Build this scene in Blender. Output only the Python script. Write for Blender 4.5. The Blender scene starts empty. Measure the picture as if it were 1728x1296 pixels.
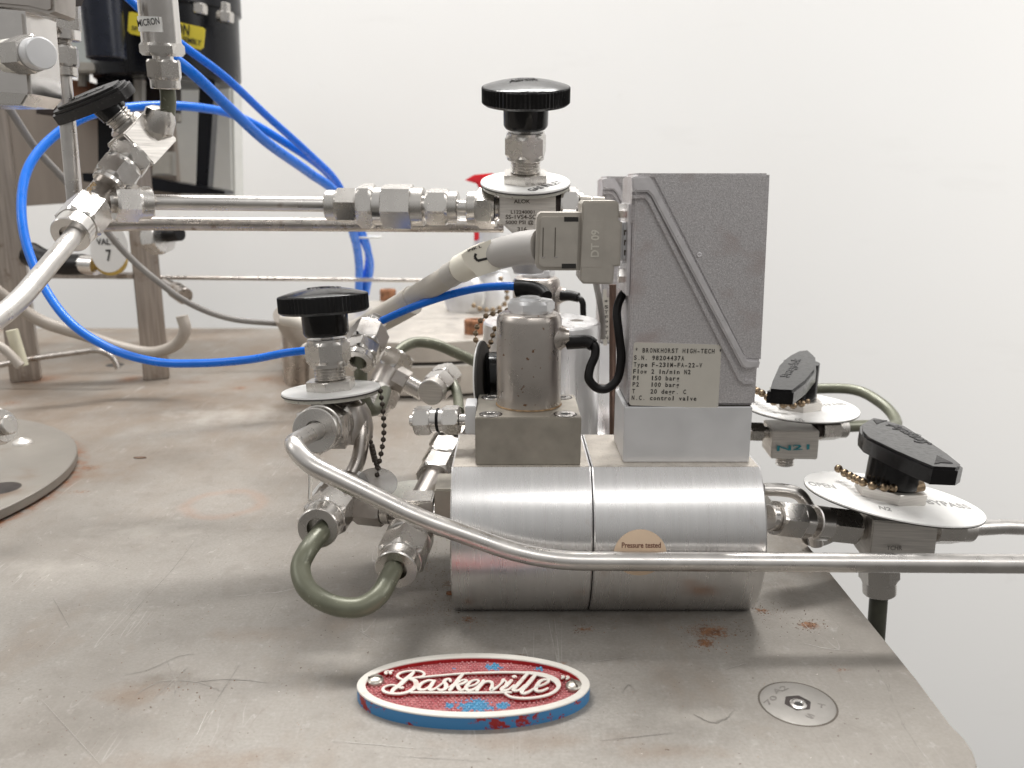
import bpy, bmesh, math, random
from mathutils import Vector, Matrix
random.seed(7)
R = math.radians
CM = 0.01                      # everything below is written in centimetres, scaled to metres at the end

# ------------------------------------------------------------------ camera, light, exposure
scene = bpy.context.scene
col = scene.collection
F, PITCH, EYE = 1450.0, R(13.1), 15.2      # focal length in photo pixels (1728 wide), tilt, height over the plate
cam_d = bpy.data.cameras.new('camera')
cam = bpy.data.objects.new('camera', cam_d); col.objects.link(cam)
cam_d.sensor_width = 36.0; cam_d.lens = 36.0 * F / 1728.0
cam.location = (0, 0, EYE * CM); cam.rotation_euler = (math.pi / 2 - PITCH, 0, 0)
cam_d.clip_start = 0.01; cam_d.clip_end = 50
cam_d.dof.use_dof = True; cam_d.dof.focus_distance = 0.315; cam_d.dof.aperture_fstop = 18
scene.camera = cam

world = bpy.data.worlds.new("World"); scene.world = world; world.use_nodes = True
wn = world.node_tree; wn.nodes.clear()
w_out = wn.nodes.new('ShaderNodeOutputWorld'); w_bg = wn.nodes.new('ShaderNodeBackground')
w_tc = wn.nodes.new('ShaderNodeTexCoord'); w_sep = wn.nodes.new('ShaderNodeSeparateXYZ')
w_mr = wn.nodes.new('ShaderNodeMapRange'); w_cr = wn.nodes.new('ShaderNodeValToRGB')
w_mr.inputs['From Min'].default_value = -1; w_mr.inputs['From Max'].default_value = 1
wn.links.new(w_tc.outputs['Generated'], w_sep.inputs[0]); wn.links.new(w_sep.outputs['Z'], w_mr.inputs['Value'])
wn.links.new(w_mr.outputs[0], w_cr.inputs[0]); wn.links.new(w_cr.outputs[0], w_bg.inputs[0])
wn.links.new(w_bg.outputs[0], w_out.inputs[0])
cr = w_cr.color_ramp
cr.elements[0].position = 0.0; cr.elements[0].color = (.30, .285, .265, 1)
cr.elements[1].position = 1.0; cr.elements[1].color = (1.0, .98, .95, 1)
for p_, c_ in ((.40, (.27, .255, .235, 1)), (.50, (.50, .485, .465, 1)), (.62, (.80, .79, .77, 1)), (.8, (.98, .97, .95, 1))):
    e_ = cr.elements.new(p_); e_.color = c_
w_bg.inputs[1].default_value = 0.52

def area(name, loc, target, sx, sy, watts, color=(1, .985, .96), spread=180):
    l = bpy.data.lights.new(name, 'AREA'); l.shape = 'RECTANGLE'; l.size = sx; l.size_y = sy
    l.energy = watts; l.color = color; l.spread = R(spread)
    o = bpy.data.objects.new(name, l); col.objects.link(o)
    o.location = loc
    o.rotation_euler = (Vector(target) - Vector(loc)).to_track_quat('-Z', 'Y').to_euler()
    return o
area('ceiling_lamp_rear', (-.1, .90, 1.35), (0, .45, 0), 1.2, .16, 26)
area('wall_fill_left', (-1.5, .15, 1.1), (-.45, 1.08, -.1), .5, .8, 3, spread=120)  # unseen fill light added to even out the wall's brightness from the left
area('ceiling_lamp_front', (.6, -.9, 1.5), (.1, .9, .0), 1.4, .35, 5)
area('wall_fill_right', (1.6, .15, .9), (.65, 1.08, -.50), .5, .8, 6, spread=100)  # added fill with no real fixture, lifts the darker right side of the wall

scene.view_settings.view_transform = 'Standard'
try: scene.view_settings.look = 'None'
except Exception: pass
scene.view_settings.exposure = 0.20; scene.view_settings.gamma = 1.0

# ------------------------------------------------------------------ pixel helpers (photo pixel + depth -> place)
CP, SP = math.cos(PITCH), math.sin(PITCH)
EYEV = Vector((0, 0, EYE))
def ray(u, v):
    a = (u - 864) / F; b = (648 - v) / F
    return Vector((a, CP + b * SP, -SP + b * CP))
def P(u, v, d):
    r = ray(u, v); return EYEV + r * (d / r.y)
def G(u, v, z=0.0):
    r = ray(u, v); return EYEV + r * ((z - EYE) / r.z)
def Q(u, v, p0, n):
    r = ray(u, v); t = (Vector(p0) - EYEV).dot(n) / r.dot(n); return EYEV + r * t

# ------------------------------------------------------------------ materials
MATS = {}
def nd(nt, t, **kw):
    n = nt.nodes.new(t)
    for k, v in kw.items():
        setattr(n, k, v)
    return n
def noise(nt, scale, detail=4, vec=None, rough=.55):
    n = nd(nt, 'ShaderNodeTexNoise'); n.inputs['Scale'].default_value = scale
    n.inputs['Detail'].default_value = detail; n.inputs['Roughness'].default_value = rough
    if vec is not None: nt.links.new(vec, n.inputs['Vector'])
    return n.outputs['Fac']
def mrange(nt, val, a, b, c, d, clamp=True, smooth=False):
    n = nd(nt, 'ShaderNodeMapRange'); n.clamp = clamp
    if smooth: n.interpolation_type = 'SMOOTHSTEP'
    n.inputs['From Min'].default_value = a; n.inputs['From Max'].default_value = b
    n.inputs['To Min'].default_value = c; n.inputs['To Max'].default_value = d
    nt.links.new(val, n.inputs['Value']); return n.outputs[0]
def mixc(nt, fac, A, B, mode='MIX'):
    n = nd(nt, 'ShaderNodeMix'); n.data_type = 'RGBA'; n.blend_type = mode
    for i, X in ((6, A), (7, B)):
        if isinstance(X, (tuple, list)): n.inputs[i].default_value = (*X[:3], 1)
        else: nt.links.new(X, n.inputs[i])
    if isinstance(fac, (int, float)): n.inputs[0].default_value = fac
    else: nt.links.new(fac, n.inputs[0])
    return n.outputs[2]
def mth(nt, op, a, b=None):
    n = nd(nt, 'ShaderNodeMath', operation=op)
    for i, X in enumerate((a, b)):
        if X is None: continue
        if isinstance(X, (int, float)): n.inputs[i].default_value = X
        else: nt.links.new(X, n.inputs[i])
    return n.outputs[0]
def mat(name, color, metal=0., rough=.5, vary=.12, vscale=90, bump=.0, bscale=600, speck=None, sfrac=.66, sscale=350,
        stretch=(1, 1, 1), rvar=.08, coat=0., trans=0., spec=.5, dirt=None, dfrac=.6, dscale=60, bdist=.00006):
    m = bpy.data.materials.new(name); m.use_nodes = True; nt = m.node_tree
    b = nt.nodes['Principled BSDF']
    tc = nd(nt, 'ShaderNodeTexCoord'); mp = nd(nt, 'ShaderNodeMapping'); mp.inputs['Scale'].default_value = stretch
    nt.links.new(tc.outputs['Object'], mp.inputs[0]); vec = mp.outputs[0]
    n1 = noise(nt, vscale, 5, vec)
    lo = tuple(c * (1 - vary) for c in color); hi = tuple(min(1, c * (1 + vary)) for c in color)
    c = mixc(nt, mrange(nt, n1, .3, .7, 0, 1), lo, hi)
    if dirt:
        c = mixc(nt, mrange(nt, noise(nt, dscale, 6, tc.outputs['Object']), dfrac, dfrac + .14, 0, .85, smooth=True), c, dirt)
    if speck:
        c = mixc(nt, mrange(nt, noise(nt, sscale, 3, tc.outputs['Object']), sfrac, sfrac + .04, 0, .9), c, speck)
    nt.links.new(c, b.inputs['Base Color'])
    b.inputs['Metallic'].default_value = metal
    rr = mrange(nt, noise(nt, vscale * 1.7, 4, vec), .3, .7, max(.02, rough - rvar), min(1, rough + rvar))
    nt.links.new(rr, b.inputs['Roughness'])
    b.inputs['Specular IOR Level'].default_value = spec
    if coat: b.inputs['Coat Weight'].default_value = coat; b.inputs['Coat Roughness'].default_value = .12
    if trans: b.inputs['Transmission Weight'].default_value = trans; b.inputs['IOR'].default_value = 1.45
    if bump:
        bp = nd(nt, 'ShaderNodeBump'); bp.inputs['Strength'].default_value = bump; bp.inputs['Distance'].default_value = bdist
        nt.links.new(noise(nt, bscale, 3, vec), bp.inputs['Height']); nt.links.new(bp.outputs[0], b.inputs['Normal'])
    MATS[name] = m; return m
STEEL = mat('stainless_steel', (.60, .575, .545), 1, .27, .06, 80, .03, 900, rvar=.03, dirt=(.36, .29, .23), dfrac=.68, dscale=130)
STEEL2 = mat('stainless_bright', (.70, .675, .65), 1, .21, .05, 100, .03, 1200, rvar=.03)
STEELB = mat('stainless_brushed', (.62, .59, .555), .8, .45, .16, 60, .25, 260, stretch=(1, 1, 22))
TUBE = mat('tube_steel', (.64, .615, .59), 1, .31, .10, 90, .06, 500, dirt=(.40, .34, .30), dfrac=.66, dscale=90)
TUBED = mat('tube_steel_dull', (.46, .425, .395), 1, .30, .2, 120, .1, 500, dirt=(.25, .19, .15), dfrac=.58, dscale=160)
CAST = mat('cast_stainless', (.50, .465, .435), 1, .33, .10, 120, .25, 300, rvar=.04, dirt=(.24, .19, .15), dfrac=.64, dscale=160)
ALU = mat('machined_aluminium', (.74, .73, .73), 1, .33, .03, 30, .0, 100, stretch=(6, 6, .3))
ALUD = mat('dusty_aluminium', (.52, .48, .43), .6, .6, .12, 180, .3, 1500, speck=(.30, .25, .20), sfrac=.62, sscale=1300)
ALUW = mat('satin_aluminium', (.76, .76, .77), .6, .42, .03, 50, .05, 700)
NICKEL = mat('nickel_block', (.40, .37, .32), .75, .44, .12, 120, .12, 900, speck=(.5, .38, .2), sfrac=.72, sscale=300)
NICKELR = mat('stained_steel_can', (.48, .44, .405), .95, .30, .10, 60, .08, 800, speck=(.20, .10, .05), sfrac=.665, sscale=480, dirt=(.42, .30, .18), dfrac=.64, dscale=90)
RUSTRING = mat('rust_ring', (.26, .17, .09), .2, .7, .6, 500)
ZINC = mat('textured_zinc', (.54, .52, .525), .65, .42, .22, 1800, 1.0, 3200, rvar=.12, dirt=(.46, .40, .39), dfrac=.52, dscale=45, bdist=.00014)
ZINCB = mat('zinc_ridge', (.68, .66, .67), .55, .34, .1, 200, .6, 1500)
HOOD = mat('beige_metal_hood', (.50, .465, .415), .55, .42, .07, 150, .35, 2200)
HOODD = mat('hood_slot_dark', (.02, .018, .016), 0, .6)
BLACK = mat('black_plastic', (.0045, .0042, .0045), 0, .19, .3, 300, .25, 900, spec=.35)
BLACKD = mat('dusty_black_plastic', (.022, .021, .022), 0, .42, .3, 400, .3, 1500, speck=(.3, .28, .26), sfrac=.68, sscale=1500)
BLACKR = mat('black_rubber', (.005, .004, .004), 0, .42, .3, 300, .3, 500, spec=.3)
BLACKM = mat('black_painted_metal', (.004, .0045, .007), .0, .30, .4, 20, .05, 300, spec=.3)
WHITE = mat('white_laminate', (.80, .79, .77), 0, .35, .03, 60, speck=(.45, .42, .38), sfrac=.72, sscale=500)
WHITEG = mat('grey_backing', (.50, .49, .44), .1, .5, .15, 300, speck=(.15, .12, .1), sfrac=.64, sscale=700)
EDGE = mat('dark_laminate_edge', (.06, .055, .05), 0, .5, .3)
BLUE = mat('blue_hose', (.002, .15, .68), 0, .30, .08, 60, .1, 500, spec=.35)
GREEN = mat('green_grey_tube', (.135, .138, .098), .25, .38, .16, 110, .15, 900, speck=(.27, .265, .21), sfrac=.66, sscale=500)
CABLE = mat('grey_cable', (.22, .205, .19), 0, .5, .12, 80)
CABLEB = mat('beige_cable', (.50, .46, .405), 0, .5, .07, 60, .2, 500, speck=(.4, .33, .26), sfrac=.72, sscale=400)
HOSE = mat('taupe_hose', (.36, .32, .28), 0, .45, .12, 60)
TAPE = mat('cream_tape', (.78, .74, .64), 0, .45, .06, 90, speck=(.55, .4, .2), sfrac=.73, sscale=250)
TEXTM = mat('print_black', (.025, .022, .02), 0, .5)
TEXTG = mat('print_grey', (.30, .29, .28), 0, .5)
STAMP = mat('stamp_dark', (.10, .085, .07), .6, .5)
BEAD = mat('bead_bronze', (.24, .18, .12), 1, .36, .3, 400)
BEADK = mat('bead_dark', (.06, .05, .042), .8, .42, .3, 400)
RUSTB = mat('rusty_bolt', (.26, .12, .06), .2, .8, .5, 250, .5, 700)
YEL = mat('yellow_sign', (.80, .66, .06), 0, .4, .03)
YELP = mat('yellow_plastic', (.42, .28, .06), 0, .5, .1)
REDH = mat('red_handle', (.72, .02, .035), 0, .35, .1)
PALE = mat('pale_panel', (.60, .60, .57), 0, .5, .03)
TAUPE = mat('brushed_cabinet', (.36, .31, .27), .7, .45, .14, 30, stretch=(1, 1, .1))
POSTM = mat('post_steel', (.40, .35, .31), .8, .4, .25, 60, .2, 300, stretch=(9, 9, .4), dirt=(.22, .17, .13), dfrac=.58)
BROWN = mat('brown_board', (.23, .09, .04), 0, .6, .2, 60)
DARKM = mat('dark_metalwork', (.045, .035, .032), .5, .5, .5, 40)
GREYP = mat('grey_panel', (.42, .45, .44), .1, .5, .06, 60)
SCREWM = mat('worn_screw', (.50, .47, .42), .9, .36, .2, 500, .4, 900, dirt=(.2, .15, .1), dfrac=.6, dscale=400)
PTFE = mat('ptfe_washer', (.78, .76, .70), 0, .5, .1, 200, speck=(.5, .3, .12), sfrac=.64, sscale=300)
GLASS = mat('clear_rod', (.95, .95, .93), 0, .05, 0, trans=.9)
STICK = mat('peach_sticker', (.72, .55, .40), 0, .45, .04, 120)
LABELM = mat('silver_label', (.60, .57, .51), .25, .42, .05, 60)
BWHITE = mat('badge_white_paint', (.62, .59, .54), 0, .38, .03, 200, .15, 900, speck=(.36, .03, .03), sfrac=.70, sscale=260, dirt=(.50, .42, .36), dfrac=.60, dscale=150)
BREDD = mat('badge_deep_red', (.36, .012, .015), 0, .4, .15, 200)
TEAL = mat('teal_marker', (.02, .22, .26), 0, .5)
BARREL = mat('brushed_barrel', (.70, .69, .685), 1, .28, .045, 30, .04, 90, stretch=(12, 1, 1), dirt=(.58, .52, .49), dfrac=.62, dscale=60, rvar=.02, bdist=.00001, speck=(.9, .88, .85), sfrac=.72, sscale=1100)

def finish_badge():
    # field: red paint with coarse pebble relief, blue showing in chips
    m = bpy.data.materials.new('badge_field_red'); m.use_nodes = True; nt = m.node_tree; b = nt.nodes['Principled BSDF']
    tc = nd(nt, 'ShaderNodeTexCoord'); v = tc.outputs['Object']
    def spot(x, y, rx, ry):
        mp = nd(nt, 'ShaderNodeMapping'); mp.inputs['Location'].default_value = (-x / rx, -y / ry, 0)
        mp.inputs['Scale'].default_value = (1 / rx, 1 / ry, 0)
        nt.links.new(v, mp.inputs[0])
        ln = nd(nt, 'ShaderNodeVectorMath', operation='LENGTH'); nt.links.new(mp.outputs[0], ln.inputs[0])
        return mrange(nt, ln.outputs['Value'], 0, 1.6, .62, -.25, clamp=False)
    acc = None
    for s in badge_spots:
        q = spot(*s); acc = q if acc is None else mth(nt, 'MAXIMUM', acc, q)
    fac = mrange(nt, mth(nt, 'ADD', acc, noise(nt, 700, 4, v)), .80, .84, 0, 1)
    c = mixc(nt, mrange(nt, noise(nt, 260, 3, v), .3, .7, 0, 1), (.33, .075, .085), (.46, .17, .17))
    c = mixc(nt, fac, c, (.07, .25, .42)); nt.links.new(c, b.inputs['Base Color'])
    b.inputs['Roughness'].default_value = .24
    vo = nd(nt, 'ShaderNodeTexVoronoi'); vo.inputs['Scale'].default_value = 1150; nt.links.new(v, vo.inputs['Vector'])
    bp = nd(nt, 'ShaderNodeBump'); bp.inputs['Strength'].default_value = .3; bp.inputs['Distance'].default_value = .0001
    bp.invert = True
    nt.links.new(vo.outputs['Distance'], bp.inputs['Height']); nt.links.new(bp.outputs[0], b.inputs['Normal'])
    m2 = bpy.data.materials.new('badge_side_blue'); m2.use_nodes = True; nt = m2.node_tree; b = nt.nodes['Principled BSDF']
    tc = nd(nt, 'ShaderNodeTexCoord'); v = tc.outputs['Object']
    c = mixc(nt, mrange(nt, noise(nt, 150, 9, v, .7), .56, .575, 0, 1), (.045, .20, .42), (.30, .015, .015))
    nt.links.new(c, b.inputs['Base Color']); b.inputs['Roughness'].default_value = .42
    return m, m2

def table_material():
    m = bpy.data.materials.new('worn_steel_plate'); m.use_nodes = True; nt = m.node_tree; b = nt.nodes['Principled BSDF']
    tc = nd(nt, 'ShaderNodeTexCoord'); v = tc.outputs['Object']
    def mapped(sc):
        mp = nd(nt, 'ShaderNodeMapping'); mp.inputs['Scale'].default_value = sc; nt.links.new(v, mp.inputs[0]); return mp.outputs[0]
    big = noise(nt, 9, 6, mapped((1, .7, 1)), .6)
    c = mixc(nt, mrange(nt, big, .32, .68, 0, 1), (.245, .226, .202), (.35, .33, .302))
    c = mixc(nt, mrange(nt, noise(nt, 26, 7, mapped((1, .5, 1)), .65), .54, .72, 0, .75), c, (.245, .20, .16))
    c = mixc(nt, mrange(nt, noise(nt, 95, 6, v, .7), .50, .70, 0, .5), c, (.20, .18, .16))
    c = mixc(nt, mrange(nt, noise(nt, 140, 5, mapped((1.3, 1, 1)), .7), .58, .74, 0, .45), c, (.47, .45, .42))
    fine = noise(nt, 900, 3, v)
    c = mixc(nt, mrange(nt, fine, .35, .65, .0, .42), c, (.21, .19, .17))
    # warm brownish staining towards the rear left
    sx = nd(nt, 'ShaderNodeSeparateXYZ'); nt.links.new(v, sx.inputs[0])
    far = mth(nt, 'MULTIPLY', mrange(nt, sx.outputs['Y'], .30, .58, 0, 1), mrange(nt, sx.outputs['X'], .0, -.10, 0, 1))
    st = mth(nt, 'MULTIPLY', far, mrange(nt, noise(nt, 18, 6, mapped((1, .6, 1)), .7), .36, .62, 0.15, 1))
    c = mixc(nt, mth(nt, 'MULTIPLY', st, .8), c, (.20, .15, .11))
    # rust patches
    acc = None
    for (u, vv, rx, ry, k) in rust_spots:
        g = G(u, vv) * CM
        mp = nd(nt, 'ShaderNodeMapping'); rx *= CM; ry *= CM
        mp.inputs['Location'].default_value = (-g.x / rx, -g.y / ry, 0); mp.inputs['Scale'].default_value = (1 / rx, 1 / ry, 0)
        nt.links.new(v, mp.inputs[0])
        ln = nd(nt, 'ShaderNodeVectorMath', operation='LENGTH'); nt.links.new(mp.outputs[0], ln.inputs[0])
        q = mrange(nt, ln.outputs['Value'], 0, 1.5, k, -.22, clamp=False)
        acc = q if acc is None else mth(nt, 'MAXIMUM', acc, q)
    rn = noise(nt, 760, 6, v, .75)
    fac = mrange(nt, mth(nt, 'ADD', acc, rn), .72, .86, 0, .92)
    c = mixc(nt, fac, c, mixc(nt, mrange(nt, noise(nt, 300, 4, v), .35, .65, 0, 1), (.12, .05, .025), (.27, .13, .06)))
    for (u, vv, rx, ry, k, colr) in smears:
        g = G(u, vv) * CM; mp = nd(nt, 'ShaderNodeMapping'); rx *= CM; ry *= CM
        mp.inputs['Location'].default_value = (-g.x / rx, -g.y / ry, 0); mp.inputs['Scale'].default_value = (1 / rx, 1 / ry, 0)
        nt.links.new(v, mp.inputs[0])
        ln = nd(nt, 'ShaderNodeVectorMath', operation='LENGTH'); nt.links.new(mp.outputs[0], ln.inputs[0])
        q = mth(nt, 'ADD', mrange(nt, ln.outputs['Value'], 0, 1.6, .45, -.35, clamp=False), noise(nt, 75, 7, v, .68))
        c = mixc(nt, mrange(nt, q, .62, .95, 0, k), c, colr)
    # ring stains
    for (u, vv, r0, wd, kk) in ((378, 850, 1.75, .34, .40), (1150, 560, 2, .1, .2), (45, 762, 12.6, 0, 0)):
        if wd == 0: continue
        g = G(u, vv) * CM
        vm = nd(nt, 'ShaderNodeVectorMath', operation='DISTANCE'); vm.inputs[1].default_value = g; nt.links.new(v, vm.inputs[0])
        dd = mth(nt, 'ADD', vm.outputs['Value'], mrange(nt, noise(nt, 70, 3, v), 0, 1, -.0035, .0035))
        d2 = mth(nt, 'ABSOLUTE', mth(nt, 'SUBTRACT', dd, r0 * CM))
        c = mixc(nt, mth(nt, 'MULTIPLY', mrange(nt, d2, 0, wd * CM * 1.6, kk, 0, smooth=True), mrange(nt, rn, .35, .6, .3, 1)), c, (.34, .20, .14))
    # rust line round the big flange
    g = flange_c * CM
    vm = nd(nt, 'ShaderNodeVectorMath', operation='DISTANCE'); vm.inputs[1].default_value = g; nt.links.new(v, vm.inputs[0])
    d2 = mth(nt, 'SUBTRACT', vm.outputs['Value'], flange_r * CM)
    c = mixc(nt, mth(nt, 'MULTIPLY', mrange(nt, d2, 0, .007, .9, 0), mrange(nt, noise(nt, 160, 5, v), .40, .62, 0, 1)), c, (.24, .09, .035))
    # dust specks and dark grains
    c = mixc(nt, mrange(nt, noise(nt, 520, 2, v), .755, .775, 0, .8), c, (.68, .64, .58))
    c = mixc(nt, mrange(nt, noise(nt, 430, 2, mapped((1, 1.2, 1))), .72, .74, 0, .9), c, (.10, .07, .05))
    # scratches: thin pale and dark lines
    for (k, sc, rot, colr) in ((.3, 7, .9, (.60, .58, .55)), (.6, 5, 2.3, (.22, .19, .17)), (.25, 9, 1.6, (.55, .53, .50))):
        mp = nd(nt, 'ShaderNodeMapping'); mp.inputs['Rotation'].default_value = (0, 0, rot); mp.inputs['Scale'].default_value = (1, .06, 1)
        nt.links.new(v, mp.inputs[0])
        n_ = nd(nt, 'ShaderNodeTexNoise'); n_.inputs['Scale'].default_value = sc * 9; n_.inputs['Detail'].default_value = 2
        nt.links.new(mp.outputs[0], n_.inputs['Vector'])
        ln_ = mth(nt, 'ABSOLUTE', mth(nt, 'SUBTRACT', n_.outputs['Fac'], .5))
        gate = mrange(nt, noise(nt, 30, 2, v), .52, .6, 0, 1)
        c = mixc(nt, mth(nt, 'MULTIPLY', mrange(nt, ln_, 0, .0025, k, 0), gate), c, colr)
    nt.links.new(c, b.inputs['Base Color'])
    b.inputs['Metallic'].default_value = .25; b.inputs['Specular IOR Level'].default_value = .2
    r = mrange(nt, big, .3, .7, .46, .60); nt.links.new(r, b.inputs['Roughness'])
    bp = nd(nt, 'ShaderNodeBump'); bp.inputs['Strength'].default_value = .25; bp.inputs['Distance'].default_value = .0003
    nt.links.new(noise(nt, 1500, 3, v), bp.inputs['Height']); nt.links.new(bp.outputs[0], b.inputs['Normal'])
    return m

# ------------------------------------------------------------------ mesh toolkit : every shape is (verts, faces) in cm, world space
def join(*ms):
    V, Fc = [], []
    for v, f in ms:
        k = len(V); V += list(v); Fc += [tuple(i + k for i in q) for q in f]
    return V, Fc
def xf(m, M): return [M @ Vector(v) for v in m[0]], m[1]
def frame(A, n, up=None):
    n = Vector(n).normalized()
    if up is None: up = Vector((0, 0, 1)) if abs(n.z) < .9 else Vector((0, 1, 0))
    x = Vector(up).cross(n).normalized(); y = n.cross(x)
    M = Matrix((x, y, n)).transposed().to_4x4(); M.translation = Vector(A); return M
def lathe(rings, seg=40, spin=0., hexr=None, knurl=None, closed=(True, True)):
    # rings: (z, r) or (z, r, 'h')  ; 'h' rings are cut by the hexagon of corner radius hexr
    V, Fc = [], []
    for rg in rings:
        z, r = rg[0], rg[1]; h = len(rg) > 2 and rg[2] == 'h'; kn = len(rg) > 2 and rg[2] == 'k'
        for i in range(seg):
            th = 2 * math.pi * i / seg; rr = r
            if h: rr = min(r, hexr * .866025 / math.cos((th % (math.pi / 3)) - math.pi / 6))
            if kn and i % 2: rr = r * (1 - knurl)
            V.append(Vector((rr * math.cos(th + spin), rr * math.sin(th + spin), z)))
    n = len(rings)
    for j in range(n - 1):
        for i in range(seg):
            a, b = j * seg + i, j * seg + (i + 1) % seg
            Fc.append((a, b, b + seg, a + seg))
    if closed[0]: Fc.append(tuple(reversed(range(seg))))
    if closed[1]: Fc.append(tuple((n - 1) * seg + i for i in range(seg)))
    return V, Fc
def piece(kind, z0, z1, r, r1=None, spin=0., bore=None):
    L = z1 - z0; e = min(.05, L * .2, r * .15)
    if kind == 'nut':
        c = min(.13 * r, L * .3)
        return lathe([(z0, r * .80), (z0, r * .88, 'h'), (z0 + c, r * 1.002, 'h'), (z0 + c + .015, r * 1.002, 'h'), (z1 - c - .015, r * 1.002, 'h'), (z1 - c, r * 1.002, 'h'), (z1, r * .88, 'h'), (z1, r * .80)], 48, spin, r)
    if kind == 'hex':
        c = .025
        return lathe([(z0, r * .97, 'h'), (z0 + c, r * 1.01, 'h'), (z0 + c + .01, r * 1.01, 'h'), (z1 - c - .01, r * 1.01, 'h'), (z1 - c, r * 1.01, 'h'), (z1, r * .97, 'h')], 48, spin, r)
    if kind == 'nutR':       # hex then round collar with an open bore facing the z1 end
        c = min(.13 * r, L * .2); zm = z0 + L * .68; b = bore or r * .45
        return lathe([(z0, r * .88, 'h'), (z0 + c, r * 1.002, 'h'), (z0 + c + .015, r * 1.002, 'h'), (zm - c - .015, r * 1.002, 'h'), (zm - c, r * 1.002, 'h'), (zm, r * .87, 'h'), (zm + .02, r * .83), (z1 - .04, r * .83),
                      (z1, r * .79), (z1, b * 1.06), (z1 - .06, b), (z1 - .35, b)], 48, spin, r, closed=(True, True))
    if kind == 'nutL':
        m = piece('nutR', -z1, -z0, r, None, spin, bore)
        return [Vector((v.x, -v.y, -v.z)) for v in m[0]], [tuple(f) for f in m[1]]
    if kind == 'cyl': return lathe([(z0, r - e), (z0 + e * .6, r), (z1 - e * .6, r), (z1, r - e)], 40)
    if kind == 'cone': return lathe([(z0, r), (z1, r1)], 40)
    if kind == 'can': return lathe([(z0, r), (z1 - .3, r), (z1 - .17, r * .975), (z1 - .07, r * .93), (z1, r * .82), (z1 + .01, r * .5)], 56)
    if kind == 'thread':
        rg = [(z0, r * .9)]; n = max(2, int(L / .115)); s = L / n
        for i in range(n): rg += [(z0 + s * (i + .15), r * .9), (z0 + s * (i + .5), r), (z0 + s * (i + .65), r), (z0 + s * (i + .98), r * .9)]
        return lathe(rg, 36)
    if kind == 'knob':       # knurled rim with domed top
        rg = [(z0, r * .55), (z0, r * .93), (z0 + .05, r * .97, 'k'), (z0 + .1, r, 'k'), (z0 + L * .66, r, 'k'), (z0 + L * .70, r * .985, 'k'), (z0 + L * .72, r * .96)]
        for k in range(1, 7):
            t = k / 6; rg.append((z0 + L * (.72 + .28 * (1 - (1 - t) ** 2)), max(.03, r * .96 * (1 - t))))
        return lathe(rg, 132, knurl=.022)
    if kind == 'hub': return lathe([(z0, r * .9), (z0 + .08, r * .97), (z0 + .16, r), (z1, r * 1.01)], 48)
    if kind == 'ball':
        return lathe([((z0 + z1) / 2 - r * math.cos(math.pi * k / 10), max(.001, r * math.sin(math.pi * k / 10))) for k in range(11)], 16)
def box(x0, x1, y0, y1, z0, z1, bev=.04, seg=2):
    bm = bmesh.new(); bmesh.ops.create_cube(bm, size=1)
    for v in bm.verts: v.co = Vector((x0 + (v.co.x + .5) * (x1 - x0), y0 + (v.co.y + .5) * (y1 - y0), z0 + (v.co.z + .5) * (z1 - z0)))
    if bev: bmesh.ops.bevel(bm, geom=list(bm.edges), offset=bev, segments=seg, affect='EDGES', clamp_overlap=True)
    bm.normal_update(); bm.verts.index_update()
    out = [v.co.copy() for v in bm.verts], [tuple(v.index for v in f.verts) for f in bm.faces]; bm.free(); return out
def obox(c, xd, yd, zd, sx, sy, sz, bev=.04, seg=2):
    m = box(-sx / 2, sx / 2, -sy / 2, sy / 2, -sz / 2, sz / 2, bev, seg)
    M = Matrix((Vector(xd).normalized(), Vector(yd).normalized(), Vector(zd).normalized())).transposed().to_4x4(); M.translation = Vector(c)
    return xf(m, M)
def prism(pts, n, thick, bev=0.):
    # polygon of world points, extruded by thick along n; pts end up on the +n side unchanged
    n = Vector(n).normalized(); pts = [Vector(p) for p in pts]; k = len(pts)
    bm = bmesh.new()
    a = [bm.verts.new(p) for p in pts]; b = [bm.verts.new(p - n * thick) for p in pts]
    f = bm.faces.new(a); bm.faces.new(list(reversed(b)))
    for i in range(k): bm.faces.new((a[i], b[i], b[(i + 1) % k], a[(i + 1) % k]))
    f.normal_update()
    if f.normal.dot(n) < 0: bmesh.ops.reverse_faces(bm, faces=list(bm.faces))
    if bev:
        f.normal_update(); es = [e for e in f.edges]
        bmesh.ops.bevel(bm, geom=es, offset=bev, segments=2, affect='EDGES', clamp_overlap=True)
    bm.verts.index_update()
    out = [v.co.copy() for v in bm.verts], [tuple(v.index for v in q.verts) for q in bm.faces]; bm.free(); return out
def catmull(pts, n=10):
    pts = [Vector(p) for p in pts]; out = []
    ext = [pts[0] * 2 - pts[1]] + pts + [pts[-1] * 2 - pts[-2]]
    for i in range(1, len(ext) - 2):
        p0, p1, p2, p3 = ext[i - 1:i + 3]
        for k in range(n):
            t = k / n
            out.append(.5 * ((2 * p1) + (-p0 + p2) * t + (2 * p0 - 5 * p1 + 4 * p2 - p3) * t * t + (-p0 + 3 * p1 - 3 * p2 + p3) * t ** 3))
    out.append(pts[-1]); return out
def fillet(pts, r, n=9):
    pts = [Vector(p) for p in pts]; out = [pts[0]]
    for i in range(1, len(pts) - 1):
        a, b, c = pts[i - 1], pts[i], pts[i + 1]; rr = r[i - 1] if isinstance(r, (list, tuple)) else r
        d = min(rr, (a - b).length * .48, (c - b).length * .48)
        p, q = b + (a - b).normalized() * d, b + (c - b).normalized() * d
        for k in range(n + 1):
            t = k / n; out.append(p * (1 - t) ** 2 + b * 2 * t * (1 - t) + q * t * t)
    out.append(pts[-1]); return out
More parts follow.
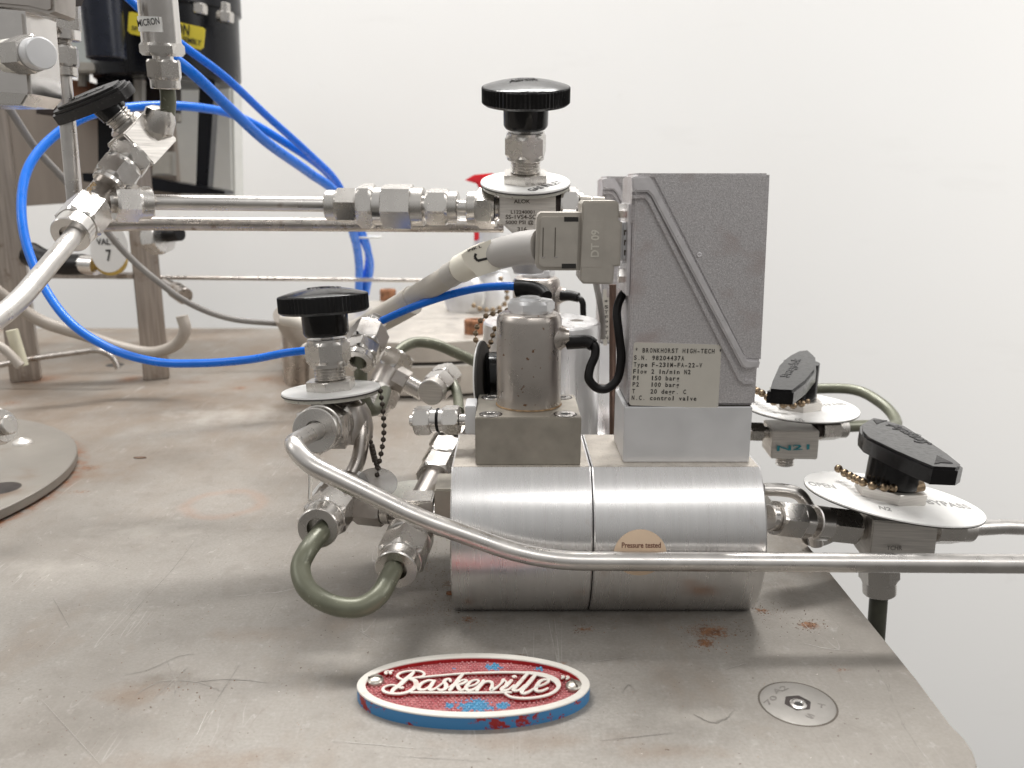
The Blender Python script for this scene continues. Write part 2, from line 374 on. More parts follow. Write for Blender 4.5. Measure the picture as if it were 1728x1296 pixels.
def sweep(path, r, seg=18):
    V, Fc = [], []; n = len(path); prev = None
    for i, p in enumerate(path):
        t = (path[min(i + 1, n - 1)] - path[max(i - 1, 0)]).normalized()
        if prev is None: x = t.orthogonal().normalized()
        else: x = (prev - t * prev.dot(t)).normalized()
        prev = x; y = t.cross(x); rr = r if not isinstance(r, (list, tuple)) else r[0] + (r[1] - r[0]) * i / (n - 1)
        for k in range(seg):
            a = 2 * math.pi * k / seg; V.append(p + x * rr * math.cos(a) + y * rr * math.sin(a))
    for i in range(n - 1):
        for k in range(seg):
            a, b = i * seg + k, i * seg + (k + 1) % seg; Fc.append((a, b, b + seg, a + seg))
    Fc.append(tuple(reversed(range(seg)))); Fc.append(tuple((n - 1) * seg + k for k in range(seg)))
    return V, Fc
def smooth_path(uvds, n=10): return catmull([P(*q) for q in uvds], n)

# ------------------------------------------------------------------ objects
def mesh_obj(name, m, material, parent=None, origin=None, sharp=27):
    V, Fc = m
    if origin is None:
        origin = Vector((sum(v[0] for v in V), sum(v[1] for v in V), 0)) / len(V); origin.z = min(v[2] for v in V)
    if parent is not None: origin = Vector(parent['_o'])
    me = bpy.data.meshes.new(name); me.from_pydata([tuple(Vector(v) - origin) for v in V], [], Fc)
    me.polygons.foreach_set('use_smooth', [True] * len(me.polygons)); me.update()
    me.set_sharp_from_angle(angle=R(sharp)); me.materials.append(material)
    o = bpy.data.objects.new(name, me); col.objects.link(o)
    if parent is not None: o.parent = parent; o['_o'] = tuple(origin)
    else: o.location = origin; o['_o'] = tuple(origin)
    return o
def tag(o, label, cat, group=None):
    o['label'] = label; o['category'] = cat
    if group: o['group'] = group
    return o
def thing(name, label, cat, loc, group=None):
    o = bpy.data.objects.new(name, None); col.objects.link(o); o.location = Vector(loc); o['_o'] = tuple(loc)
    o.empty_display_size = .01
    return tag(o, label, cat, group)
def part(t, name, m, material, sharp=27): return mesh_obj(name, m, material, t, sharp=sharp)
def solo(name, m, material, label, cat, group=None, sharp=32): return tag(mesh_obj(name, m, material, sharp=sharp), label, cat, group)
def struct(name, m, material):
    o = mesh_obj(name, m, material, origin=Vector((0, 0, 0))); o['kind'] = 'structure'; return o
def fit(t, A, B, pieces, spin=.3, up=None):
    """pieces: (part name, kind, t0, t1, r, r1 or None, material) with t0,t1 as fractions of AB"""
    A, B = Vector(A), Vector(B); L = (B - A).length; M = frame(A, B - A, up)
    for q in pieces:
        nm, kind, t0, t1, r = q[:5]; r1 = q[5] if len(q) > 5 else None; mt = q[6] if len(q) > 6 else STEEL
        part(t, nm, xf(piece(kind, t0 * L, t1 * L, r, r1, spin, bore=.36 if kind in ('nutR', 'nutL') else None), M), mt, 20 if kind[:3] in ('nut', 'hex') else 27)
TXC = {}
def glyphs(s, mono=False):
    k = (s, mono)
    if k not in TXC:
        c = bpy.data.curves.new('t', 'FONT'); c.body = s; c.size = 1; c.extrude = .02; c.offset = .02; c.resolution_u = 3
        o = bpy.data.objects.new('t', c); me = bpy.data.meshes.new_from_object(o)
        V = [v.co.copy() for v in me.vertices]; Fc = [tuple(p.vertices) for p in me.polygons]
        bpy.data.objects.remove(o); bpy.data.curves.remove(c); bpy.data.meshes.remove(me); TXC[k] = (V, Fc)
    return TXC[k]
def text(s, q0, q1, n, cap, ex=.006, lift=.004):
    """text whose baseline runs q0->q1 on a surface of normal n, cap height in cm"""
    V, Fc = glyphs(s); q0, q1 = Vector(q0), Vector(q1); n = Vector(n).normalized()
    x0, x1 = min(v.x for v in V), max(v.x for v in V); w = max(.05, x1 - x0)
    X = (q1 - q0); Y = n.cross(X).normalized(); k = cap / .70
    return [q0 + X * ((v.x - x0) / w) + Y * (v.y * k) + n * (lift + ex * (v.z + .02) / .04) for v in V], Fc
def monotext(s, q0, adv, n, cap, ex=.004):
    ms = []; q0 = Vector(q0); adv = Vector(adv); n = Vector(n)
    for i, ch in enumerate(s):
        if ch == ' ': continue
        V, Fc = glyphs(ch); x0, x1 = min(v.x for v in V), max(v.x for v in V); w = x1 - x0
        tgt = adv.length * (.72 if ch not in '.1lI*i-' else {'.': .18, '1': .45, 'l': .42, 'I': .5, '*': .5, 'i': .4, '-': .6}[ch])
        X = adv.normalized(); Y = n.cross(X).normalized(); k = cap / .70; c0 = q0 + adv * (i + .5)
        kx = tgt / max(w, .02)
        if ch in 'lI1i':
            kx = min(kx, k * 1.3); tgt = w * kx
        ms.append(([c0 + X * ((v.x - (x0 + x1) / 2) * kx) + Y * (v.y * k) + n * (.003 + ex * (v.z + .02) / .04) for v in V], Fc))
    return join(*ms)
UP = Vector((0, 0, 1)); FRONT = Vector((0, -1, 0))
def uvplane(pts, d): return [P(u, v, d) for u, v in pts]

# ================================================================== SETTING
rust_spots = [(1200, 1066, 1.5, 1.0, .42), (900, 1030, 4.5, .35, .24), (1130, 1028, 3.5, .35, .26), (1190, 1085, .5, .5, .5), (1365, 1055, .62, .5, .50), (1285, 1030, .5, .3, .45), (1260, 1010, 1.6, .8, .22),
              (985, 1062, .55, .3, .40), (790, 1045, .6, .5, .36), (800, 1030, 1.2, .8, .22), (1420, 1130, .6, .35, .34), (1410, 1120, 1.3, .6, .20),
              (220, 640, 2.2, 3.5, .40), (330, 645, 5, 2, .30), (405, 655, 1.5, 2, .36), (60, 640, 5, 4, .40), (20, 680, 4, 3, .30), (150, 790, 1.6, 1.4, .36),
              (135, 830, 2.0, 1.0, .30), (755, 985, .8, 1.2, .30), (450, 640, 3, 3, .32), (600, 672, 3, 1.2, .30), (270, 820, 2.6, 1.2, .16), (720, 960, .7, 1, .26),
              (290, 1170, 1.6, 1.0, .12), (880, 1105, .8, .4, .25), (950, 1120, .6, .5, .3), (1010, 990, .2, .2, .1)]
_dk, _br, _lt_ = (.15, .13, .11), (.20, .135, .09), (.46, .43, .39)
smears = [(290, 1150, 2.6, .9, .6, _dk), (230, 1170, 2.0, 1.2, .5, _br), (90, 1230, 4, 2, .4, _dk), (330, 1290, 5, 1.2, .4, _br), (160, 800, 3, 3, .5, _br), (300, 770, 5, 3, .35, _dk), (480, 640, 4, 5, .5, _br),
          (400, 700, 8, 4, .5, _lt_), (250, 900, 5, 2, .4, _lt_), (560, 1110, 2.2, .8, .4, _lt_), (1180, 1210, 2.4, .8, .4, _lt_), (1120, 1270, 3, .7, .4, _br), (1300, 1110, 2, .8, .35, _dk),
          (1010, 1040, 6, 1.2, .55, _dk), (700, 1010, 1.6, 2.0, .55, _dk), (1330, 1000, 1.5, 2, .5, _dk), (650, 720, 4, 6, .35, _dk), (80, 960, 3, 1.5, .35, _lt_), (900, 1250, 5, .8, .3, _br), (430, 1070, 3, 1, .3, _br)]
flange_r = 13.54
flange_c = Vector((-36.73, 40.48, 0))
XR = 12.75
def plate_outline():
    pts = [(-70, 92), (XR + .25, 92), (XR, 24.3)]
    cx, cy, r = XR - 3.2, 21.3, 3.0
    for k in range(0, 10): a = R(12) - R(102) * k / 9; pts.append((cx + r * 1.06 * math.cos(a), cy + r * math.sin(a)))
    pts += [(-70, cy - r)]
    return pts
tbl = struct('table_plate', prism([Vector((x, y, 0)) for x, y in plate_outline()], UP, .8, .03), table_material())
WALL = bpy.data.materials.new('white_wall_paint'); WALL.use_nodes = True
_nt = WALL.node_tree; _b = _nt.nodes['Principled BSDF']; _tc = nd(_nt, 'ShaderNodeTexCoord')
_c = mixc(_nt, mrange(_nt, noise(_nt, 1.3, 4, _tc.outputs['Object']), .35, .65, 0, 1), (.85, .84, .825), (.88, .875, .865))
_c = mixc(_nt, mrange(_nt, noise(_nt, 14, 6, _tc.outputs['Object'], .7), .66, .72, 0, .25), _c, (.72, .71, .69))
_mp = nd(_nt, 'ShaderNodeMapping'); _mp.inputs['Scale'].default_value = (3, 1, 14); _mp.inputs['Rotation'].default_value = (0, .5, 0); _nt.links.new(_tc.outputs['Object'], _mp.inputs[0])
_c = mixc(_nt, mrange(_nt, noise(_nt, 2.2, 6, _mp.outputs[0], .6), .62, .70, 0, .07), _c, (.66, .645, .62))
_bp = nd(_nt, 'ShaderNodeBump'); _bp.inputs['Strength'].default_value = .08; _bp.inputs['Distance'].default_value = .0008
_nt.links.new(noise(_nt, 160, 4, _tc.outputs['Object']), _bp.inputs['Height']); _nt.links.new(_bp.outputs[0], _b.inputs['Normal'])
_nt.links.new(_c, _b.inputs['Base Color']); _b.inputs['Roughness'].default_value = .6
struct('wall', box(-260, 260, 108, 116, -130, 220, 0), WALL)

# ================================================================== NAME BADGE
bz = .42
BL, BR_, BT, BB = G(601.5, 1157, bz), G(996.5, 1161, bz), G(800, 1102, bz), G(802, 1210, bz)
bc = Vector(((BL.x + BR_.x) / 2, (BT.y + BB.y) / 2, 0)); ba = (BR_.x - BL.x) / 2; bb = (BT.y - BB.y) / 2
badge_spots = [(v[0] * CM - 0, v[1] * CM, r1 * CM, r2 * CM) for v, r1, r2 in
               [((G(600 + X / 8.64, 1095 + Y / 8.64, .3) - bc), a_, b_) for X, Y, a_, b_ in ((1750, 820, .85, .55), (1370, 820, .22, .28), (2140, 820, .35, .3), (2010, 255, .4, .35), (2670, 280, .25, .2), (1435, 285, .1, .1))]]
FIELD, BSIDE = finish_badge()
def ell(a, b, z, n=120): return [bc + Vector((a * math.cos(2 * math.pi * k / n), b * math.sin(2 * math.pi * k / n), z)) for k in range(n)]
def ringband(a0, b0, a1, b1, z0, z1, n=120):
    V = ell(a0, b0, z0, n) + ell(a0, b0, z1 - .02, n) + ell(a0 - .02, b0 - .02, z1, n) + ell(a1 + .02, b1 + .02, z1, n) + ell(a1, b1, z1 - .02, n) + ell(a1, b1, z0, n)
    return V, [(j * n + i, j * n + (i + 1) % n, (j + 1) * n + (i + 1) % n, (j + 1) * n + i) for j in range(5) for i in range(n)]
badge = thing('name_badge', 'oval red white and blue metal name badge reading Baskerville, screwed flat to the plate', 'badge', bc)
_w = .27
part(badge, 'body', prism(ell(ba - .03, bb - .03, .24), UP, .24), BREDD)
part(badge, 'side_band', ringband(ba, bb, ba - .1, bb - .1, 0, .385), BSIDE)
part(badge, 'field', prism(ell(ba - .15, bb - .15, .265), UP, .02), FIELD)
pv_, pf_ = [], []
ai, bi = ba - _w - .02, bb - _w - .02
for iy in range(-16, 17):
    for ix in range(-30, 31):
        x = (ix + .5 * (iy % 2)) * .135 + random.uniform(-.022, .022); y = iy * .118 + random.uniform(-.02, .02)
        if (x / ai) ** 2 + (y / bi) ** 2 > 1: continue
        c0 = bc + Vector((x, y, .264)); rr = random.uniform(.048, .066); h0 = rr * .85; k0 = len(pv_); n = 7
        for rad, hh in ((1, 0), (.78, .6), (.4, .92)):
            for q in range(n): a = 2 * math.pi * q / n + ix; pv_.append(c0 + Vector((rr * rad * math.cos(a), rr * rad * math.sin(a), h0 * hh)))
        pv_.append(c0 + UP * h0)
        for j in range(2):
            for q in range(n): pf_.append((k0 + j * n + q, k0 + j * n + (q + 1) % n, k0 + (j + 1) * n + (q + 1) % n, k0 + (j + 1) * n + q))
        for q in range(n): pf_.append((k0 + 2 * n + q, k0 + 2 * n + (q + 1) % n, k0 + 3 * n))
peb = part(badge, 'pebble_relief', (pv_, pf_), FIELD, 80); peb['kind'] = 'stuff'
part(badge, 'rim', ringband(ba + .005, bb + .005, ba - _w + .01, bb - _w + .01, .38, .425), BWHITE)
part(badge, 'rim_wall', ringband(ba - _w + .08, bb - _w + .08, ba - _w, bb - _w, .24, .39), BREDD)
def ribbon(pts, wds, z, th, grow=0., n=6):
    c = catmull([G(600 + X / 8.64, 1095 + Y / 8.64, z) for X, Y in pts], n) if len(pts) > 2 else [G(600 + X / 8.64, 1095 + Y / 8.64, z) for X, Y in pts]
    N = len(c); L, Rr = [], []
    for i, p in enumerate(c):
        t = (c[min(i + 1, N - 1)] - c[max(i - 1, 0)]); t.z = 0; t.normalize(); nn = Vector((-t.y, t.x, 0))
        f = i / (N - 1) * (len(wds) - 1); k = min(int(f), len(wds) - 2) if len(wds) > 1 else 0
        w = (wds[k] + (wds[k + 1] - wds[k]) * (f - k)) if len(wds) > 1 else wds[0]
        w = w / 2 + grow; L.append(p + nn * w); Rr.append(p - nn * w)
    t0 = (c[0] - c[1]).normalized(); t1 = (c[-1] - c[-2]).normalized()
    V = L + Rr + [p - UP * th for p in L] + [p - UP * th for p in Rr]
    V += [c[0] + t0 * (wds[0] * .4 + grow), c[-1] + t1 * (wds[-1] * .4 + grow)]; V += [V[-2] - UP * th, V[-1] - UP * th]
    Fc = []
    for i in range(N - 1):
        Fc += [(N + i, N + i + 1, i + 1, i), (i, i + 1, 2 * N + i + 1, 2 * N + i), (N + i + 1, N + i, 3 * N + i, 3 * N + i + 1)]
    a, b, a2, b2 = 4 * N, 4 * N + 1, 4 * N + 2, 4 * N + 3
    Fc += [(a, N, 0), (b, N - 1, 2 * N - 1), (a, 0, 2 * N, a2), (N, a, a2, 3 * N), (N - 1, b, b2, 3 * N - 1), (b, 2 * N - 1, 4 * N - 1, b2)]
    return V, Fc
_o = 1728
strokes = [
    ([(705, 448), (640, 425), (607, 392), (645, 350), (740, 322), (870, 312), (960, 325), (1003, 358), (975, 395), (890, 412), (800, 422)], [.07, .1, .09, .07, .09, .1, .07]),
    ([(850, 330), (800, 385), (730, 440), (650, 515), (560, 580), (520, 640)], [.10, .16, .17, .15, .12]),
    ([(780, 425), (860, 455), (885, 510), (850, 570), (770, 618), (660, 645), (540, 645), (440, 625), (398, 590), (420, 550), (500, 522), (580, 528), (650, 560), (690, 560)], [.1, .17, .15, .11, .10, .11, .09, .07, .09, .12]),
    ([(920, 413), (1100, 392), (1300, 374), (1500, 357), (1728, 345), (1900, 340), (2150, 334), (2400, 338), (2600, 352), (2790, 392), (2915, 455), (2960, 530), (2920, 600), (2800, 665), (2620, 703), (2440, 714), (2270, 695), (2180, 645)],
     [.08, .08, .08, .09, .10, .12, .22, .24, .13, .11, .10, .10, .08]),
    ([(800, 628), (1100, 630), (1500, 631), (1900, 631), (2270, 628)], [.08, .09, .09, .08]),
    ([(1145, 462), (1060, 455), (970, 492), (918, 555), (945, 590), (1020, 582), (1090, 530), (1140, 475)], [.09, .1, .13, .12, .08, .08]),
    ([(1150, 458), (1100, 530), (1075, 578), (1110, 594), (1180, 560), (1260, 500), (1330, 445)], [.12, .14, .11, .07, .07]),
    ([(1385, 470), (1370, 436), (1320, 440), (1290, 475), (1320, 520), (1310, 572), (1250, 598), (1195, 580)], [.10, .09, .12, .14, .12, .08]),
    ([(1300, 580), (1380, 540), (1460, 480), (1540, 400), (1565, 362)], [.05, .05, .06, .07, .08]),
    ([(1565, 360), (1500, 435), (1430, 525), (1372, 600)], [.10, .13, .13, .12]),
    ([(1440, 530), (1500, 480), (1570, 447), (1620, 462), (1560, 500), (1480, 520)], [.07, .08, .11, .08]),
    ([(1480, 515), (1500, 560), (1530, 596), (1590, 580), (1650, 535)], [.12, .13, .09, .06]),
    ([(1640, 545), (1740, 515), (1795, 470), (1765, 447), (1690, 465), (1625, 530), (1612, 575), (1660, 600), (1740, 575), (1810, 520), (1850, 470)], [.06, .09, .08, .12, .13, .1, .06]),
    ([(1865, 452), (1830, 515), (1790, 565), (1768, 606)], [.10, .13, .13, .11]),
    ([(1820, 540), (1880, 480), (1950, 468), (1990, 492), (2000, 520)], [.06, .11, .12, .08]),
    ([(1995, 490), (1990, 545), (1975, 597), (2050, 560), (2120, 500), (2160, 440)], [.08, .13, .11, .07, .13]),
    ([(2150, 450), (2200, 480), (2160, 560)], [.07, .07]),
    ([(2275, 450), (2210, 520), (2135, 575), (2150, 603), (2230, 585), (2310, 520)], [.12, .14, .13, .09, .06]),
    ([(2505, 360), (2440, 430), (2370, 510), (2305, 580), (2325, 605), (2390, 590), (2470, 520)], [.11, .13, .14, .12, .09, .06]),
    ([(2620, 375), (2560, 450), (2490, 530), (2425, 600), (2445, 643), (2520, 622), (2620, 560)], [.12, .14, .14, .14, .11, .06]),
    ([(2630, 555), (2740, 515), (2815, 465), (2785, 440), (2700, 460), (2645, 530), (2625, 585), (2670, 612), (2740, 598), (2810, 565)], [.06, .10, .09, .13, .14, .11, .06]),
    ([(2300, 398), (2330, 402)], [.15, .15]),
    ([(480, 312), (440, 330), (445, 355)], [.04, .10, .11]), ([(550, 308), (505, 326), (512, 352)], [.04, .10, .11]),
    ([(3015, 390), (3030, 405), (3000, 425)], [.11, .10, .04]), ([(3085, 400), (3100, 412), (3070, 436)], [.11, .10, .04])]
_lt, _lb = [], []
for i, (p_, w_) in enumerate(strokes):
    _lt.append(ribbon(p_, [x * .93 for x in w_], .405 + i * .0009, .04)); _lb.append(ribbon(p_, [x * .93 for x in w_], .372 + i * .0006, .13, .018))
part(badge, 'lettering', join(*_lt), BWHITE, 40)
part(badge, 'lettering_sides', join(*_lb), BREDD)
for (X, Y, sa) in ((287, 465, .12), (3190, 545, 1.9)):
    c_ = G(600 + X / 8.64, 1095 + Y / 8.64, .33); r_ = .275
    rg = [(-.04, r_)] + [(r_ * .55 * math.sin(k / 7 * math.pi / 2), max(.01, r_ * math.cos(k / 7 * math.pi / 2))) for k in range(0, 8)]
    s_ = part(badge, 'screw', xf(lathe(rg, 36), frame(c_, UP)), SCREWM)
    dx = Vector((math.cos(sa), math.sin(sa), 0))
    part(s_, 'slot', obox(c_ + UP * .125, dx, UP.cross(dx), UP, r_ * 1.55, .05, .055, 0), STAMP)

# ================================================================== FLUSH BOLT in the plate
fc = G(1346, 1187); fr = (G(1412, 1195) - G(1281, 1181)).length / 2
fb = thing('countersunk_bolt', 'large countersunk hex socket bolt flush in the plate near its right corner', 'bolt', fc)
part(fb, 'seat_ring', xf(lathe([(.004, fr + .04), (.006, fr), (.006, fr - .03)], 64, closed=(False, False)), frame(fc, UP)), STAMP)
hexpts = [(.42 * math.cos(R(60 * k + 8)), .42 * math.sin(R(60 * k + 8))) for k in range(6)]
def ring_hex():
    V, Fc = [], []; n = 60
    for k in range(n): a = 2 * math.pi * k / n; V.append(Vector(((fr - .02) * math.cos(a), (fr - .02) * math.sin(a), .008)))
    for k in range(n): a = 2 * math.pi * k / n; V.append(Vector(((fr - .07) * math.cos(a), (fr - .07) * math.sin(a), .02)))
    for zz in (.02, -.0):
        pass
    for lev in (.02, .009):
        for k in range(n):
            a = 2 * math.pi * k / n; rr = .42 * .866 / math.cos(((a - R(8)) % (math.pi / 3)) - math.pi / 6)
            V.append(Vector((rr * math.cos(a), rr * math.sin(a), lev)))
    for j in range(3):
        for i in range(n): Fc.append((j * n + i, j * n + (i + 1) % n, (j + 1) * n + (i + 1) % n, (j + 1) * n + i))
    return V, Fc
part(fb, 'head', xf(ring_hex(), Matrix.Translation(fc)), mat('bolt_head', (.27, .255, .235), .4, .45, .06, 200, .2, 900))
# the socket itself, a dark hex well with a bright round core
part(fb, 'socket', xf(lathe([(.0095, .42, 'h'), (.0096, .3), (.0098, .05)], 48, R(8), .42), Matrix.Translation(fc)), DARKM)
part(fb, 'core', xf(lathe([(.01, .27), (.05, .26), (.07, .2), (.065, .15), (.02, .12)], 32), Matrix.Translation(fc + Vector((0, -.08, 0)))), STEEL2)
part(fb, 'core_hole', xf(lathe([(.02, .12), (.03, .12), (.03, .02)], 24), Matrix.Translation(fc + Vector((0, -.08, 0)))), HOODD)
part(fb, 'head_stamp', join(text('A2', G(1309, 1171, .02), G(1331, 1162, .02), UP, .2), text('70', G(1297, 1190, .02), G(1313, 1177, .02), UP, .18),
                            text('S', G(1358, 1208, .02), G(1372, 1214, .02), UP, .2), text('T', G(1379, 1193, .02), G(1393, 1196, .02), UP, .2)), mat('soft_stamp', (.19, .175, .16), .4, .5))

# ================================================================== LEFT FLANGE DISC
fl = thing('flange_disc', 'large round steel flange bolted to the plate at the left edge', 'flange', flange_c)
part(fl, 'disc', xf(lathe([(.11, flange_r - .05), (.16, flange_r), (.56, flange_r), (.60, flange_r - .05)], 160), Matrix.Translation(flange_c)), mat('dull_flange', (.235, .215, .19), .4, .5, .15, 12, .3, 900, dirt=(.17, .11, .07), dfrac=.56, dscale=14))
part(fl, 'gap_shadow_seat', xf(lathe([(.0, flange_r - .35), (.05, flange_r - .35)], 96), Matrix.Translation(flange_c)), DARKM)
hb = G(38, 748, .6)
part(fl, 'button_bolt', xf(lathe([(0, .55), (.03, .55), (.12, .5), (.22, .34), (.27, .22), (.24, .18), (.2, .1)], 32), Matrix.Translation(hb)), STEELB)
hh = G(0, 824, .606)
hl = part(fl, 'bolt_hole', xf(lathe([(0, .95), (.006, .93), (.003, .90)], 40, closed=(False, False)), Matrix.Translation(hh)), STAMP)
part(hl, 'hole_floor', xf(lathe([(0.001, .90), (0.002, .2)], 40, closed=(False, True)), Matrix.Translation(hh)), DARKM)
ff = thing('flange_fitting', 'hex plug fitting low at the left edge above the flange', 'fitting', P(-12, 722, 36))
fit(ff, P(-40, 728, 36), P(18, 716, 35.6), [('hex_body', 'nut', .3, .83, .8), ('plug', 'cyl', .83, 1, .42, None, STEEL)])

# ================================================================== BARREL BODIES (two machined aluminium barrels with flats)
def barrel_profile(cy, cz, Rr, hh, n=26):
    a0 = math.asin(hh / Rr); pts = []
    for k in range(n + 1): a = math.pi - a0 + 2 * a0 * k / n; pts.append((cy + Rr * math.cos(a), cz + Rr * math.sin(a)))   # front bulge, top -> bottom
    for k in range(n + 1): a = -a0 + 2 * a0 * k / n; pts.append((cy + Rr * math.cos(a), cz + Rr * math.sin(a)))
    return pts
def barrel(t, x0, x1, cy, cz=2.79, Rr=3.4, hh=2.74, name='barrel', zt=0.):
    pr = barrel_profile(cy, cz, Rr, hh); n = len(pr); V, Fc = [], []
    e = .05; cen = Vector((0, cy, cz))
    for x, s in ((x0, .988), (x0 + e, 1), (x1 - e, 1), (x1, .988)):
        for (y, z) in pr: V.append(Vector((x, cy + (y - cy) * s, cz + (z - cz) * (s if z < cz + hh - .01 else 1))))
    for j in range(3):
        for i in range(n): Fc.append((j * n + i, j * n + (i + 1) % n, (j + 1) * n + (i + 1) % n, (j + 1) * n + i))
    Fc.append(tuple(range(n))); Fc.append(tuple(3 * n + i for i in reversed(range(n))))
    b = part(t, name, (V, Fc), BARREL)
    yh = math.sqrt(Rr * Rr - hh * hh)
    part(b, 'dusty_top', box(x0 + .06, x1 - .06, cy - yh + .04, cy + yh - .04, cz + hh - .01, cz + hh + .006, 0), ALUD)
    return b
BY = 30.7; ZT = 5.535
body = thing('valve_barrel', 'left brushed aluminium barrel, under the stained solenoid', 'barrel', (0.2, BY, 0))
barrel(body, -2.12, 2.755, BY)
mbody = thing('meter_barrel', 'right brushed aluminium barrel with the round Pressure tested sticker', 'barrel', (5.8, BY, 0))
barrel(mbody, 2.80, 8.72, BY)
# sticker wraps the curved front
sc = P(1080, 934, 27.32); sr = 44.5 / F * 27.32 / ray(1080, 934).y
def on_barrel(x, z, lift=.006, cy=BY, cz=2.79, Rr=3.4):
    s = math.sqrt(max(.01, Rr * Rr - (z - cz) ** 2)); return Vector((x, cy - s, z)) + Vector((0, -s, z - cz)).normalized() * lift
def sticker():
    V, Fc = [on_barrel(sc.x, sc.z)], []; n = 40
    for j in range(1, 5):
        for k in range(n): a = 2 * math.pi * k / n; V.append(on_barrel(sc.x + sr * j / 4 * math.cos(a), sc.z + sr * .93 * j / 4 * math.sin(a)))
    for k in range(n): Fc.append((0, 1 + k, 1 + (k + 1) % n))
    for j in range(3):
        for k in range(n): a = 1 + j * n; Fc.append((a + k, a + n + k, a + n + (k + 1) % n, a + (k + 1) % n))
    return V, Fc
st = part(mbody, 'sticker', sticker(), STICK)
_q0, _q1 = P(1049, 924, 27.32), P(1115, 924, 27.32)
V_, F_ = glyphs('Pressure tested'); _xa, _xb = min(v.x for v in V_), max(v.x for v in V_)
part(st, 'lettering', ([on_barrel(_q0.x + (_q1.x - _q0.x) * (v.x - _xa) / (_xb - _xa), _q0.z + v.y * .185 / .7, .008 + .1 * max(0, v.z) * .1) for v in V_], F_), mat('sticker_print', (.12, .03, .015), 0, .5))

# ================================================================== MASS FLOW METER COVERS
def meter(cx, d0, lab, group, full):
    """block, housing, ridge and label; cx shift in x, d0 front depth"""
    dx, dy = cx, d0 - 29.2
    t = thing('flow_meter', lab, 'flow meter', (6.25 + dx, 30.6 + dy, ZT), group)
    O = Vector((dx, dy, 0))
    def sh(pts, y=29.2): return [P(u, v, y) + O for u, v in pts]
    part(t, 'base_block', xf(box(3.95, 8.45, 29.2, 32.0, ZT + .01, 7.58, .03), Matrix.Translation(O)), ALUW)
    part(t, 'housing', xf(box(4.06, 8.55, 29.26, 31.95, 7.60, 15.55, .10, 3), Matrix.Translation(O)), ZINC)
    part(t, 'upper_shell', prism(sh([(1079, 292), (1299, 295), (1284, 606), (1258, 604), (1104, 300), (1079, 298)], 29.2), FRONT, .1, .02), ZINC)
    part(t, 'side_lip', xf(box(4.0, 4.06, 29.35, 31.9, 13.9, 15.4, .02), Matrix.Translation(O)), ZINC)
    part(t, 'ridge', prism(sh([(1066, 300), (1073, 297), (1095, 297), (1099, 301), (1255, 598), (1262, 607), (1281, 608), (1283, 612), (1281, 621), (1260, 623), (1252, 618), (1100, 331), (1093, 324), (1068, 324)], 29.05), FRONT, .25, .06), ZINCB)
    part(t, 'lower_ridge', prism(sh([(1067, 329), (1092, 328), (1098, 334), (1250, 632), (1258, 641), (1273, 643), (1273, 649), (1255, 649), (1246, 642), (1094, 342), (1088, 335), (1067, 336)], 29.14), FRONT, .18, .02), ZINC)
    part(t, 'hinge_tab', xf(box(8.50, 8.70, 29.6, 31.6, 8.9, 10.9, .06), Matrix.Translation(O)), ZINC)
    part(t, 'connector_plate', xf(box(3.93, 4.05, 29.5, 31.7, 11.45, 14.55, .02), Matrix.Translation(O)), ZINCB)
    if full:
        A, B, C, D = [(1070, 578), (1217, 582), (1211, 689), (1062, 683)]
        def rc(a, b): return (a[0] + b[0]) / 2, (a[1] + b[1]) / 2
        lab_p = [(1073, 578), (1214, 582), (1217.5, 585), (1212, 686), (1209, 689), (1065, 684), (1062, 681), (1070, 580)]
        lb = part(t, 'label_plate', prism(sh(lab_p, 29.225), FRONT, .05), LABELM)
        rows = ['* BRONKHORST HIGH-TECH *', 'S.N. 98204437A', 'Type F-231M-FA-22-V', 'Flow 2 ln/min N2', 'P1   150 barg', 'P2   100 barg', 'T    20 degr. C', 'N.C. control valve']
        base = [(1071, 594.5), (1069, 607), (1068.5, 618.5), (1067.5, 630), (1067, 641), (1066.5, 652), (1066, 663.5), (1065, 674.5)]
        ms = []
        for s, (u, v) in zip(rows, base):
            q0 = P(u, v, 29.222); q1 = P(u + 6.15 * 24, v + 2.0, 29.222)
            ms.append(monotext(s, q0, (q1 - q0) / 24, FRONT, .155))
        part(lb, 'lettering', join(*ms), TEXTM)
        part(t, 'dent', xf(lathe([(0, .07), (.03, .09), (.04, .06), (.01, .03)], 12), frame(P(1180, 430, 29.2) + O, FRONT)), ZINCB)
        part(t, 'base_gap', box(4.1, 8.4, 29.3, 31.9, 7.57, 7.62, 0), DARKM)
    else:
        # edge-on end label with the first letters of each line running down
        part(t, 'end_label', prism(sh([(1066, 560), (1075, 560), (1075, 690), (1066, 690)], 29.2), FRONT, .04), LABELM)
    return t
meter(0, 29.2, 'front zinc flow meter block with the printed silver label', 'flow meters', True)
m2 = meter(.27, 41.4, 'rear zinc flow meter mostly hidden behind the front meter', 'flow meters', False)
for k, ch in enumerate('*STFPPTN'):
    pass
part(m2, 'face_label', prism([P(u, v, 41.35) for u, v in [(1017, 502), (1029, 502), (1029, 574), (1016, 574)]], FRONT, .03), LABELM)
part(m2, 'label_letters', join(*[text(ch, P(1020, 512 + 8.6 * k, 41.34), P(1026, 512 + 8.6 * k, 41.34), FRONT, .16) for k, ch in enumerate('*STFPPTN') if k < 8]), TEXTM)
rb = thing('rear_barrel', 'rear aluminium barrel under the second flow meter, partly hidden', 'barrel', (6.4, BY + 12.2, 0))
barrel(rb, -1.6, 8.99, BY + 12.2)

